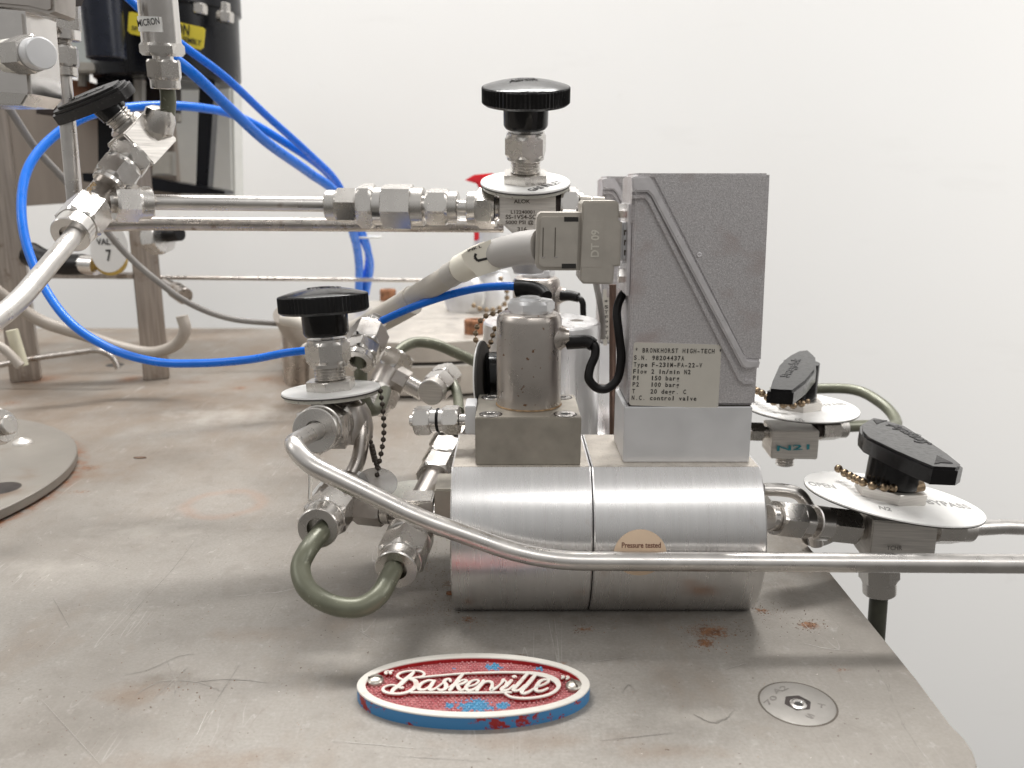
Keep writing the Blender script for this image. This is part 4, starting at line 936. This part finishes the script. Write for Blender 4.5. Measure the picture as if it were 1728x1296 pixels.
# N2 valve
ON = P(1505, 838, 32.0)
nN = Vector((.115, .05, 1)).normalized()
nv, MN = bar_valve(ON, nN, 3.32, 'front selector valve with black lever on the N2 disc marked OPEN and BYPASS', (1500, 837),
    [(1452, 716), (1458, 711), (1471, 704), (1492, 708), (1529, 719), (1568, 743), (1602, 766), (1626, 785), (1618, 790), (1575, 788), (1548, 777), (1509, 760), (1462, 737), (1452, 726)], 2.35, .62, 1.0, 1.36, .35,
    ((1574, 750), (1514, 717)), [('OPEN', (1367, 819), (1412, 825), .55), ('BYPASS', (1567, 850), (1642, 860), .62), ('N2', (1484, 859), (1505, 863), .46)], .62)
part(nv, 'lever_marking', join(*[prism([Q(u, v, ON + nN * 2.37, nN) for u, v in tri], nN, .02) for tri in ([(1474, 708), (1498, 709), (1486, 712), (1480, 715)], [(1581, 768), (1608, 781), (1588, 780), (1577, 782)])]), BLACKR)
xN = Vector((1, 0, 0)); xN = (xN - nN * xN.dot(nN)).normalized(); yN = nN.cross(xN)
bc_ = P(1508, 905, 32.3)
part(nv, 'body', obox(bc_ + UP * .05, Vector((.99, -.1, -.04)), Vector((.1, .99, 0)), UP, 2.45, 2.2, 1.95, .05), STEELB)
part(nv, 'body_stamp', text('TCHR', P(1496, 928, 31.1), P(1522, 928, 31.1), FRONT, .18), MATS['soft_stamp'])
fit(nv, P(1452, 890, 32.2), P(1290, 872, 30.6), [('port_neck', 'cyl', -.06, .06, .50, None, STEEL2), ('port_ring', 'cyl', .04, .10, .5, None, STEEL2), ('inner_nut', 'nut', .09, .40, .76, None, STEEL), ('inner_collar', 'cyl', .38, .52, .68, None, STEEL2),
     ('stub', 'cyl', .50, .60, .30, None, STEEL2), ('union_collar', 'cyl', .58, .68, .66, None, STEEL2), ('union_nut', 'nut', .66, .90, .74, None, STEEL), ('barrel_stub', 'cyl', .90, .97, .5, None, STEEL2)], spin=.25)
fit(nv, P(1562, 893, 32.6), P(1634, 894, 33.6), [('right_neck', 'cyl', -.1, .16, .42, None, STEEL), ('right_nut', 'nutR', .10, 1, .62, None, STEEL)], spin=.5)
fit(nv, P(1483, 940, 32.2), P(1484, 1002, 32.2), [('bottom_nut', 'nutR', -.1, .98, .78, None, STEEL)], spin=.4)
part(mbody, 'end_boss', xf(piece('hex', 0, .32, 1.0, None, .2), frame((8.70, 30.75, 3.65), (1, 0, 0))), STEEL)
solo('right_exit_tube', sweep([P(1622, 893, 33.5), P(1690, 889, 34.5), P(1800, 893, 36)], .325, 22), TUBE, 'short steel tube leaving the N2 valve to the right edge', 'tube')
solo('drop_tube', sweep([P(1484, 992, 32.2), P(1476, 1100, 32.0), P(1474, 1180, 32)], .36, 20), mat('dark_green_tube', (.06, .06, .045), .3, .35, .3), 'dark green tube dropping from the N2 valve past the plate edge', 'tube')
bs = thing('bushing', 'small pale bushing beside the plate edge below the N2 valve', 'bushing', P(1492, 1090, 33))
part(bs, 'ring', xf(lathe([(0, .34), (.5, .34), (.56, .28), (.56, .1)], 28), frame(P(1493, 1118, 31.5), (-.1, 0, 1))), mat('pale_nylon', (.66, .65, .60), 0, .4))
solo('barrel_side_tube', sweep(fillet([P(1288, 826, 33.6), P(1318, 826, 33.6), P(1350, 832, 33.4), P(1372, 868, 33.2), P(1378, 920, 33.2)], [1.0, 1.2, 1.2]), .27, 18), TUBE, 'thin steel tube curling from behind the right barrel end', 'tube')
solo('funnel_tag', xf(lathe([(0, .95), (.06, .95), (.12, .5), (.14, .1)], 36), frame(P(1388, 895, 34.2), (.1, -.8, -.35))), STEEL2, 'round bright steel disc below the N2 valve inlet nuts', 'tag')
# O2 valve
OO = P(1350, 685, 41.2)
nO = Vector((.02, -.02, 1)).normalized()
ov, MO = bar_valve(OO, nO, 2.78, 'rear selector valve with black lever on the O2 disc marked BYPASS', (1345, 686),
    [(1300, 653), (1304, 640), (1316, 613), (1330, 600), (1346, 592), (1364, 590), (1376, 600), (1378, 623), (1362, 642), (1340, 659), (1315, 658), (1295, 656)], 2.6, .60, .85, 1.18, .45,
    ((1331, 637), (1352, 606)), [('BYPASS', (1384, 686), (1430, 683), .42), ('O2', (1345, 711), (1358, 711), .42), ('N', (1270, 682), (1277, 683), .4)], .40)
part(ov, 'body', obox(P(1333, 741, 41.2), (1, -.06, 0), (.06, 1, 0), UP, 2.25, 2.0, 1.45, .05), STEELB)
part(ov, 'pen_marking', text('N21', P(1311, 761, 40.15), P(1366, 758, 40.15), FRONT, .26), TEAL)
fit(ov, P(1325, 762, 41.2), P(1324, 784, 41.2), [('bottom_stub', 'thread', 0, 1, .46, None, STEEL2)])
fit(ov, P(1292, 729, 41.2), P(1262, 728, 41.2), [('left_neck', 'cyl', -.1, .3, .3, None, STEEL), ('left_nut', 'nut', .2, 1, .52, None, STEEL)])
fit(ov, P(1378, 724, 41.3), P(1426, 722, 41.6), [('right_neck', 'cyl', -.1, .2, .4, None, DARKM), ('right_nut', 'nutR', .1, 1, .60, None, STEEL)], spin=.5)
solo('o_two_loop_tube', sweep(fillet([P(1420, 720, 41.5), P(1462, 718, 42), P(1518, 722, 44), P(1502, 690, 46), P(1450, 656, 48), P(1385, 655, 49), P(1300, 662, 50)], [1.0, 1.2, 1.2, 2, 1.5]), .30, 18), GREEN,
     'olive tube looping right behind the levers from the O2 valve', 'tube')
# rear vertical can-like cylinder and edge-on disc behind the front solenoid
cyc = P(914, 541, 37.4)
rc_ = thing('aluminium_cylinder', 'smooth upright aluminium cylinder behind the front solenoid', 'cylinder', (cyc.x, 37.4, 3.9))
part(rc_, 'can', xf(lathe([(0, 2.50), (.1, 2.56), (5.2, 2.58), (5.38, 2.56), (5.45, 2.48)], 72), Matrix.Translation((cyc.x, 37.4, 3.9))), ALU)
part(rc_, 'top_hole', xf(lathe([(5.452, .30), (5.456, .28), (5.453, .2)], 28), Matrix.Translation((cyc.x + 1.55, 37.5, 3.9))), STAMP)
kv = thing('edge_on_valve', 'valve seen edge-on behind the solenoid, thin disc and black hub', 'valve', P(818, 640, 33.9))
part(kv, 'tag_disc', xf(lathe([(0, 1.55), (.06, 1.56), (.06, .1)], 56), frame(P(812, 640, 33.6), (.985, -.17, .05))), WHITE)
part(kv, 'disc_edge', xf(lathe([(.065, 1.56), (.13, 1.54), (.13, .1)], 56), frame(P(812, 640, 33.6), (.985, -.17, .05))), EDGE)
part(kv, 'hub', xf(piece('hub', 0.14, 1.3, 1.0), frame(P(813, 636, 34.1), (.985, .1, .02))), BLACK)

# ================================================================== PRESSURE VESSEL FLANGES behind
pc = Vector((-7.4, 72.6, 0))
pv = thing('vessel_flanges', 'two stacked round steel vessel flanges behind the left valve', 'flange', pc)
part(pv, 'lower_flange', xf(lathe([(.15, 11.9), (.25, 12), (2.3, 12), (2.42, 11.9)], 160), Matrix.Translation(pc)), mat('flange_steel', (.56, .52, .47), .7, .4, .1, 60, dirt=(.45, .3, .15), dfrac=.7, dscale=90))
part(pv, 'gasket', xf(lathe([(2.40, 11.5), (2.62, 11.5)], 100), Matrix.Translation(pc)), HOODD)
part(pv, 'upper_flange', xf(lathe([(2.62, 11.85), (2.7, 11.95), (4.1, 11.95), (4.22, 11.85)], 160), Matrix.Translation(pc)), MATS['flange_steel'])
part(pv, 'foot_ring', xf(lathe([(0, 11.5), (.16, 11.5)], 100), Matrix.Translation(pc)), DARKM)
for (u, v, d) in ((801, 566, 64), (655, 508, 83)):
    c = Vector((P(u, v, d).x, d, 4.22))
    b = part(pv, 'flange_bolt', xf(lathe([(0, .78), (1.0, .78), (1.08, .72), (1.08, .40), (.9, .36)], 32), Matrix.Translation(c)), RUSTB)
# pale blob (hose coupling) at rear left of the flange stack
pb = thing('hose_coupling', 'grey hose coupling blurred behind the left black knob', 'coupling', P(490, 560, 58))
part(pb, 'hose_end', sweep(smooth_path([(478, 530, 55), (500, 560, 57), (535, 585, 60)]), [.7, 1.0], 18), HOSE)
part(pb, 'clamp', sweep([P(500, 545, 57.5), P(500, 640, 60)], .9, 18), TUBED)
# red handled valve far back
rv = thing('red_handle_valve', 'blurred valve with a red handle behind the gas inlet valve', 'valve', P(830, 450, 76))
part(rv, 'handle', prism(uvplane([(784, 304), (800, 295), (830, 292), (850, 300), (850, 330), (812, 326), (804, 310)], 76), FRONT, 1.2, .2), REDH)
part(rv, 'handle_foot', prism(uvplane([(800, 390), (835, 390), (835, 406), (800, 406)], 76), FRONT, 1.4, .1), REDH)
part(rv, 'neck', xf(lathe([(0, 1.6), (1.5, 1.6), (1.5, 1.2), (6.5, 1.2)], 28), frame(P(822, 455, 77), UP)), ALUW)
part(rv, 'body', xf(lathe([(0, 2.1), (1, 2.3), (2.5, 2.1), (3.6, 1.7)], 36), frame(P(826, 525, 78), UP)), ALUW)
part(rv, 'side_cap', xf(lathe([(0, 2.0), (.6, 2.2), (1.2, 1.8), (1.5, .6)], 36), frame(P(790, 500, 76), (-.6, -.75, .2))), mat('pale_zinc', (.62, .61, .60), .5, .4))

# ================================================================== POSTS, CABINET, MOTOR at left rear
def post(u, v, lab, w=1.95, htop=34):
    g = G(u, v); t = thing('steel_post', lab, 'post', g, 'upright steel posts')
    part(t, 'bar', xf(box(-w / 2, w / 2, -w / 2, w / 2, 0, htop, .12), Matrix.Translation(g) @ Matrix.Rotation(R(24), 4, 'Z')), POSTM)
    return t
post(264, 637, 'upright steel post nearer the middle, standing right of the number 7 tag', htop=21)
post(45, 640, 'upright steel post close to the left edge of the picture', w=2.1, htop=30)
cab = thing('cabinet_panel', 'brushed taupe steel cabinet panel behind the left valves', 'panel', P(150, 345, 82))
part(cab, 'sheet', prism(uvplane([(-20, 180), (288, 180), (300, 330), (-20, 352)], 82), FRONT, 1.0, .05), TAUPE)
pp = solo('pale_box', prism(uvplane([(283, 128), (392, 140), (396, 350), (290, 350)], 88), FRONT, 3, .3), PALE, 'pale grey equipment box standing behind the black motor legs', 'box')
grp = solo('equipment_panel', prism(uvplane([(40, -30), (160, -30), (160, 112), (40, 112)], 90), FRONT, 2, .2), GREYP, 'grey green panel between the steel block and the black drum', 'panel')
brd = solo('brown_board', prism(uvplane([(48, 124), (150, 138), (150, 196), (48, 176)], 78), FRONT, 2, .1), BROWN, 'reddish brown board behind the upright left tube', 'board')
mt_ = thing('black_motor_drum', 'large black drum with yellow caution sign at the upper left', 'motor', P(280, 140, 78))
mc = P(283, 60, 80)
part(mt_, 'drum', xf(lathe([(0, 5.8), (.2, 6.1), (5.6, 6.25), (5.75, 6.5), (7.2, 6.5), (7.35, 6.3)], 80), frame(P(286, 140, 80), UP)), BLACKM)
part(mt_, 'dark_cylinder', xf(lathe([(0, 1.35), (.1, 1.45), (7, 1.5)], 40), frame(P(180, 100, 70), UP)), mat('dark_blue_steel', (.006, .009, .02), .1, .3))
for (u, v) in ((335, 8), (380, 22), (322, 2)):
    fit(mt_, P(u, v + 16, 76), P(u, v - 14, 76), [('top_bolt', 'nut', 0, .6, .7, None, STEEL), ('bolt_stud', 'cyl', .6, 1.1, .4, None, STEEL)])
sg = part(mt_, 'caution_sign', prism([P(u, v, 73.2) for u, v in [(217, 21), (222, 20), (341, 46), (346, 50), (343, 80), (338, 84), (220, 57), (215, 52)]], FRONT, .1, .03), YEL)
part(sg, 'word', text('ON', P(295, 56, 73.1), P(319, 60, 73.1), FRONT, .8), TEXTM); part(sg, 'word', text('SP', P(222, 50, 73.1), P(233, 52, 73.1), FRONT, .3), TEXTM); part(sg, 'word', text('SEMBLY', P(307, 70, 73.1), P(339, 77, 73.1), FRONT, .4), TEXTM)
for pts in ([(162, 110), (212, 110), (208, 345), (166, 330)], [(336, 130), (362, 132), (350, 318), (330, 312)]):
    part(mt_, 'leg', prism(uvplane(pts, 79), FRONT, 1.5, .1), BLACKM)
part(mt_, 'base_plate', prism(uvplane([(138, 292), (210, 292), (378, 322), (380, 328), (300, 327), (140, 306)], 77), FRONT, 2.5, .05), BLACKM)
dk = thing('gearbox_parts', 'dark brackets and bright lugs under the black drum', 'machinery', P(230, 180, 80))
part(dk, 'dark_block', prism(uvplane([(60, 170), (205, 165), (205, 205), (60, 192)], 76), FRONT, 2, .1), DARKM)
part(dk, 'shelf', prism(uvplane([(100, 103), (178, 106), (178, 122), (60, 122)], 76), FRONT, 1.5, .15), mat('shelf_cream', (.42, .40, .36), .3, .5))
part(dk, 'rear_bracket', prism(uvplane([(212, 112), (292, 118), (292, 205), (212, 200)], 82), FRONT, 2, .1), DARKM)
for (u0, u1, v0, v1) in ((210, 238, 118, 130), (224, 238, 130, 175), (256, 290, 255, 296), (130, 142, 110, 145), (240, 300, 190, 204)):
    part(dk, 'lug', prism(uvplane([(u0, v0), (u1, v0 + 1), (u1, v1), (u0, v1)], 77.5), FRONT, 1, .15), MATS['shelf_cream'])

# cross rail and small valve with number tag
rail = solo('cross_rail', prism(uvplane([(78, 461), (222, 463), (222, 471), (78, 470)], 66), FRONT, 1.6, .05), POSTM, 'flat steel rail between the two posts', 'rail')
sv = thing('number_seven_valve', 'small black lever valve with the oval white tag lettered 7', 'valve', P(190, 440, 62))
part(sv, 'lever', sweep(smooth_path([(50, 428, 64), (75, 440, 63.5), (110, 446, 63), (142, 446, 62.5)]), [.9, .75], 14), BLACKR)
part(sv, 'silver_collar', sweep([P(138, 446, 62.5), P(162, 448, 62.3)], .7, 16), STEEL2)
part(sv, 'yellow_ring', xf(lathe([(0, 1.2), (.4, 1.2)], 32), frame(P(188, 436, 62.6), FRONT)), YELP)
tgp = []
for k in range(40):
    a = 2 * math.pi * k / 40; tgp.append(P(184 + 32 * math.cos(a), 418 - 42 * math.sin(a), 61))
ot = part(sv, 'oval_tag', prism(tgp, FRONT, .1, .02), WHITE)
part(ot, 'word', text('VALVE', P(163, 413, 60.97), P(201, 413, 60.97), FRONT, .42), TEXTM); part(ot, 'number', text('7', P(180, 440, 60.97), P(189, 440, 60.97), FRONT, .78), TEXTM)
part(sv, 'hex_union', xf(piece('nut', 0, 1.2, 1.15, None, .3), frame(P(256, 403, 60), (.9, -.4, .1))), STEEL)
part(sv, 'union_stem', xf(piece('cyl', 0, 1.6, .5), frame(P(275, 397, 60), (.9, -.4, .1))), BLACKR)
sm = thing('rear_bolt_knob', 'small black and silver knob right of the middle post', 'knob', P(300, 492, 64))
fit(sm, P(280, 478, 64), P(312, 500, 62), [('shank', 'cyl', 0, .5, .45, None, STEEL2), ('cap', 'cyl', .5, 1, .62, None, TUBED)])

# hoses and cables at left
solo('taupe_hose', sweep(smooth_path([(-20, 480, 57), (20, 510, 58), (70, 542, 59), (140, 565, 60), (200, 585, 61), (255, 595, 61), (295, 583, 60.5), (312, 558, 60), (307, 533, 60)]), .42, 18), HOSE, 'taupe rubber hose curving up in a hook beside the middle post', 'hose')
solo('grey_cable', sweep(smooth_path([(-10, 150, 48), (20, 190, 49), (60, 250, 50), (110, 305, 51), (160, 365, 52), (210, 425, 53), (260, 470, 53.5), (320, 512, 54), (390, 538, 55), (480, 547, 56)]), [.22, .19], 14), CABLE, 'grey electric cable sagging from the top left to the coupling', 'cable')
solo('thin_rod', sweep(fillet([P(-20, 620, 64), P(60, 604, 64), P(165, 590, 64), P(190, 600, 64), P(199, 622, 64)], 1.5), .22, 14), TUBED, 'thin bent steel rod entering a hole in the plate near the posts', 'rod')
hlc = G(194, 616)
solo('plate_grommet', xf(lathe([(.002, .75), (.03, .7), (.03, .3)], 28), Matrix.Translation(hlc)), HOODD, 'dark grommet in the plate where the thin bent rod enters', 'grommet')
solo('cable_tie_strap', sweep([P(20, 557, 55), P(38, 617, 55)], .38, 12), mat('aged_nylon', (.55, .52, .40), 0, .5), 'yellowed plastic strap hanging at the lower left post', 'strap')
solo('lower_grey_cable', sweep(smooth_path([(-20, 575, 54), (8, 590, 54), (35, 618, 54)]), .3, 12), HOSE, 'short grey cable behind the yellowed strap', 'cable')

# ================================================================== UPPER LEFT GROUP (block, tube, tee, valve, filter)
ub = thing('polished_block', 'polished steel block with chamfered foot cut by the left edge', 'block', P(20, 100, 33))
part(ub, 'block', prism(uvplane([(-60, 8), (40, 18), (52, 158), (37, 176), (-60, 176)], 32.4), FRONT, 2.2, .10), STEEL2)
part(ub, 'foot_chamfer', prism(uvplane([(-60, 150), (48, 158), (36, 178), (-60, 177)], 32.3), FRONT, 1.0, .05), STEEL)
part(ub, 'cover', prism(uvplane([(-60, -20), (90, -20), (90, 18), (80, 22), (45, 14), (0, 10), (-60, 10)], 32.8), FRONT, 1.6, .1), CAST)
capf = thing('side_plug', 'bright hex plug with round face and white washer on the polished block', 'plug', P(50, 90, 32))
fit(capf, P(8, 95, 32.6), P(78, 89, 30.2), [('washer', 'cyl', .05, .32, .56, None, PTFE), ('hex', 'nut', .30, .74, .64, None, STEEL), ('face', 'cyl', .72, .90, .52, None, ALUW)], spin=.5)
ut = thing('upright_tube', 'upright steel tube with two nuts at the upper left', 'tube', P(115, 300, 37))
part(ut, 'tube', sweep([P(105, 90, 36.5), P(107, 130, 36.5), P(127, 345, 36.5)], .315, 20), TUBE)
fit(ut, P(96, -30, 36.4), P(106, 128, 36.5), [('upper_body', 'hex', .0, .50, .86, None, STEEL), ('upper_collar', 'cyl', .49, .61, .76, None, STEEL2), ('neck', 'thread', .60, .70, .42, None, STEEL), ('lower_nut', 'nutR', .67, 1, .68, None, STEEL)], spin=.2)
part(ut, 'collar_marking', text('ROA', P(81, 58, 35.55), P(105, 56, 35.55), FRONT, .2), STAMP)
part(ut, 'dark_clamp', prism(uvplane([(92, -10), (125, -10), (120, 3), (93, 6)], 34.5), FRONT, .8), DARKM)
# tee
te = tfit('left tee fitting joining three tubes below the lever valve', 'tube_tee', P(165, 340, 34.6))
fit(te, P(163, 340, 34.8), P(118, 397, 32.3), [('tee_body', 'cyl', -.60, .30, .58, None, CAST), ('lower_nut', 'nutR', .22, 1.0, .86, None, STEEL2)], spin=.55)
fit(te, P(168, 340, 34.9), P(253, 342, 36.2), [('side_neck', 'cyl', .0, .35, .45, None, STEEL), ('side_nut', 'nutR', .25, 1, .80, None, STEEL)], spin=.35)
fit(te, P(185, 310, 35.2), P(232, 250, 36.4), [('upper_collar', 'cyl', -.05, .12, .68, None, STEEL2), ('upper_nut', 'nut', .05, .48, .84, None, STEEL2), ('upper_ring', 'cyl', .46, .56, .72, None, STEEL), ('valve_nut', 'nut', .54, .86, .86, None, STEEL)], spin=.5)
part(te, 'etching', text('Swage', P(143, 333, 33.95), P(163, 311, 33.95), FRONT, .22), mat('gold_etch', (.45, .28, .10), .3, .5))
# lever valve
lv = thing('lever_valve', 'tilted needle valve with black bar handle above the left tee', 'valve', P(240, 235, 37))
al = (P(238, 232, 36.9) - P(200, 290, 35.6)).normalized()
hd = (P(178, 176, 36.3) - P(240, 238, 37)).normalized()
sd = al.cross(hd).normalized(); al2 = hd.cross(sd).normalized()
part(lv, 'body', obox(P(240, 240, 37), al2, sd, hd, 1.75, 1.5, 1.6, .06), STEELB)
fit(lv, P(240, 238, 37), P(178, 176, 36.3), [('body_collar', 'cyl', .30, .46, .58, None, STEEL2), ('lock_nut', 'nut', .38, .52, .74, None, STEEL), ('thread', 'thread', .50, .80, .56, None, STEEL), ('hub', 'cyl', .74, 1.15, .60, None, BLACK)], spin=.2)
hbx = (P(222, 145, 35.9) - P(92, 196, 36.5)).normalized(); hbz = (hd - hbx * hd.dot(hbx)).normalized(); hby = hbz.cross(hbx)
hcn = P(156, 170, 36.3)
hp_ = [(-1.75, -.25), (-1.62, -.52), (-.9, -.72), (0, -.78), (.9, -.72), (1.62, -.52), (1.75, -.25), (1.75, .25), (1.62, .52), (.9, .72), (0, .78), (-.9, .72), (-1.62, .52), (-1.75, .25)]
part(lv, 'handle', prism([hcn + hbx * x + hby * y + hbz * .2 for x, y in hp_], hbz, .50, .12), BLACKD)
part(lv, 'handle_crown', prism([hcn + hbx * x * .86 + hby * y * .8 + hbz * .30 for x, y in hp_], hbz, .12, .10), BLACKD)
part(lv, 'handle_marking', text('Swagelok', hcn + hbz * .302 - hbx * .8 + hby * -.1, hcn + hbz * .302 + hbx * .8 + hby * -.1, hbz, .3, ex=.02), BLACK)
fit(lv, P(248, 226, 37.2), P(272, 208, 37), [('port', 'cyl', .0, .9, .52, None, STEEL), ('elbow_nut', 'nut', .3, 1.0, .68, None, STEEL)], spin=.1)
part(lv, 'elbow', xf(lathe([(0, .60), (.5, .66), (.9, .55), (1.0, .35)], 28), frame(P(266, 222, 37), (.25, -.1, 1))), STEEL)
solo('filter_green_tube', sweep(smooth_path([(272, 222, 37), (281, 196, 37), (284, 170, 36.9), (281, 135, 36.8)]), .31, 20), GREEN, 'short green tube linking the lever valve to the filter', 'tube')
fi = thing('inline_filter', 'steel cylinder filter with the white MICRON label at the top', 'filter', P(265, 60, 36))
fit(fi, P(280, 150, 36.7), P(262, -40, 36.2), [('lower_nut', 'nutL', .0, .27, .70, None, STEEL), ('neck', 'cyl', .26, .31, .40, None, STEEL2), ('hex_flange', 'nut', .30, .42, .86, None, STEEL), ('shell', 'cyl', .41, 1, .76, None, STEEL2)], spin=.3)
fax = (P(262, -40, 36.2) - P(280, 150, 36.7)).normalized(); fc0 = P(268, 42, 36.4)
def wrap_band():
    V, Fc = [], []; M = frame(fc0 - fax * .28, fax, FRONT); n = 40
    for z in (0, .55):
        for k in range(n + 1): a = R(-40) + R(165) * k / n; V.append(M @ Vector((.768 * math.cos(a), .768 * math.sin(a), z)))
    for k in range(n): Fc.append((k, k + 1, n + 2 + k, n + 1 + k))
    return V, Fc
wl = part(fi, 'label', wrap_band(), WHITE)
part(wl, 'lettering', text('MICRON', P(233, 45, 35.5), P(270, 40, 35.5), FRONT, .24), TEXTM)

# ================================================================== scratches and pencil marks on the plate
SCD = mat('scratch_dark', (.15, .135, .12), .1, .6, .2, 300); SCL = mat('scratch_light', (.42, .40, .37), .4, .4, .2, 300); SCM = mat('scratch_mid', (.215, .197, .175), .1, .6, .2, 300)
def scratch(uvs, w, mt, zz=.003):
    c = catmull([G(u, v, zz) for u, v in uvs], 8) if len(uvs) > 2 else [G(*uvs[0], zz).lerp(G(*uvs[1], zz), k / 8) for k in range(9)]
    V, Fc = [], []; N = len(c)
    for i, p in enumerate(c):
        t = c[min(i + 1, N - 1)] - c[max(i - 1, 0)]; t.z = 0; t.normalize(); nn = Vector((-t.y, t.x, 0))
        ww = w * (.25 + .75 * math.sin(math.pi * (i + .3) / (N - .4))) * random.uniform(.6, 1.1); j = random.uniform(-.3, .3) * w
        V += [p + nn * (ww / 2 + j), p - nn * (ww / 2 - j)]
    for i in range(N - 1): Fc.append((2 * i, 2 * i + 1, 2 * i + 3, 2 * i + 2))
    o = mesh_obj('scratch', (V, Fc), mt, tbl); return o
for i, (uvs, w, mt) in enumerate([
    ([(1374, 1008), (1390, 1028), (1410, 1050), (1440, 1082), (1455, 1105)], .03, SCM), ([(1448, 1090), (1470, 1118), (1495, 1155), (1508, 1195)], .06, SCM),
    ([(1500, 1165), (1520, 1215), (1545, 1255), (1572, 1292)], .05, SCM), ([(1496, 1130), (1506, 1180), (1528, 1225)], .03, SCM),
    ([(335, 905), (290, 962), (245, 1010)], .025, SCD), ([(245, 1010), (210, 1052)], .02, SCD), ([(440, 1001), (470, 999), (502, 992)], .03, SCL), ([(395, 1006), (425, 1003)], .03, SCL),
    ([(205, 1140), (250, 1130), (300, 1108), (330, 1104)], .05, SCM), ([(225, 1175), (270, 1150), (330, 1150), (370, 1165)], .07, SCM), ([(258, 1180), (300, 1140), (318, 1125)], .05, SCM), ([(280, 1112), (296, 1150), (293, 1190)], .06, SCM),
    ([(330, 1150), (390, 1146), (450, 1152)], .05, SCM), ([(350, 1200), (332, 1240)], .03, SCL), ([(1170, 1205), (1200, 1219), (1225, 1212), (1238, 1200)], .07, SCM), ([(1355, 1085), (1400, 1095), (1440, 1098)], .04, SCL),
    ([(1345, 1040), (1362, 1058), (1372, 1068)], .02, SCL), ([(600, 1060), (640, 1085)], .02, SCL), ([(90, 1010), (118, 1060)], .02, SCD), ([(120, 930), (200, 960)], .015, SCL), ([(980, 1120), (1060, 1108)], .02, SCL),
    ([(560, 1250), (700, 1262)], .02, SCL), ([(1010, 1250), (1140, 1236)], .02, SCD), ([(1050, 1170), (1060, 1155), (1072, 1165)], .03, SCM), ([(380, 720), (440, 716)], .03, SCM), ([(405, 1120), (360, 1190)], .015, SCD),
    ([(660, 1275), (820, 1285)], .015, SCD), ([(70, 1180), (170, 1290)], .015, SCL), ([(1220, 1130), (1262, 1118)], .02, SCL), ([(455, 880), (520, 850)], .015, SCL)]):
    scratch(uvs, w, mt, .003 + .0006 * i)
# ================================================================== small debris on the plate
def chip(u, v, r, mt, lab, h=.04, flat=.5):
    g = G(u, v); n = 7; pts = []
    for k in range(n):
        a = 2 * math.pi * k / n; q = r * random.uniform(.6, 1.1); pts.append(g + Vector((q * math.cos(a), q * flat * math.sin(a), h)))
    return solo('debris_chip', prism(pts, UP, h - .004, .01), mt, lab, 'debris')
chip(237, 773, .42, mat('wood_bit', (.16, .10, .07), 0, .8, .3, 300), 'dark wood splinter lying on the plate right of the flange', .07, .4)
chip(760, 1002, .16, RUSTB, 'red brown rust flake at the lower left corner of the left barrel', .08, .8)
gr_V, gr_F = [], []
for k in range(2300):
    mode = random.random()
    if mode < .26: u, v = random.uniform(700, 1330), 1012 + abs(random.gauss(0, 28))
    elif mode < .52:
        sp = rust_spots[random.choice([0, 0, 0, 0, 1, 2, 3, 3, 4, 4, 5, 7, 8, 9, 19, 24])]; u, v = random.gauss(sp[0], 26 * sp[2]), random.gauss(sp[1], 16 * sp[3])
    elif mode < .66: u, v = random.uniform(690, 765), random.uniform(880, 1040)
    else: u, v = random.uniform(20, 1350), random.uniform(800, 1280)
    g = G(u, v); s = random.uniform(.008, .024) * (1.5 if .26 < mode < .52 else 1)
    if g.x > 12.3 or abs((g.x - bc.x) / ba) < 1.08 and abs((g.y - bc.y) / bb) < 1.08 or (abs(g.y - BY) < 2.4 and g.x > -2.2 and g.x < 8.8) or (g - fc).length < fr: continue
    a = random.random() * 3; x, y = Vector((math.cos(a), math.sin(a), 0)) * s, Vector((-math.sin(a), math.cos(a), 0)) * s * .6
    b_ = len(gr_V); gr_V += [g + x + UP * .002, g + y + UP * .002, g - x + UP * .002, g - y + UP * .002, g + UP * s]
    gr_F += [(b_, b_ + 1, b_ + 4), (b_ + 1, b_ + 2, b_ + 4), (b_ + 2, b_ + 3, b_ + 4), (b_ + 3, b_, b_ + 4)]
gr = mesh_obj('grit', (gr_V, gr_F), mat('grit_mix', (.19, .10, .055), 0, .8, .7, 60), origin=Vector((0, 0, 0))); gr['kind'] = 'stuff'; gr['label'] = 'loose rust grains and grit scattered over the plate'

# ------------------------------------------------------------------ centimetres -> metres
S = Matrix.Scale(CM, 4)
done = set()
for o in list(col.objects):
    if '_o' in o.keys(): del o['_o']
    if o.type == 'MESH' or o.type == 'EMPTY':
        o.location = o.location * CM
        if o.type == 'MESH' and o.data.name not in done:
            done.add(o.data.name); o.data.transform(S)
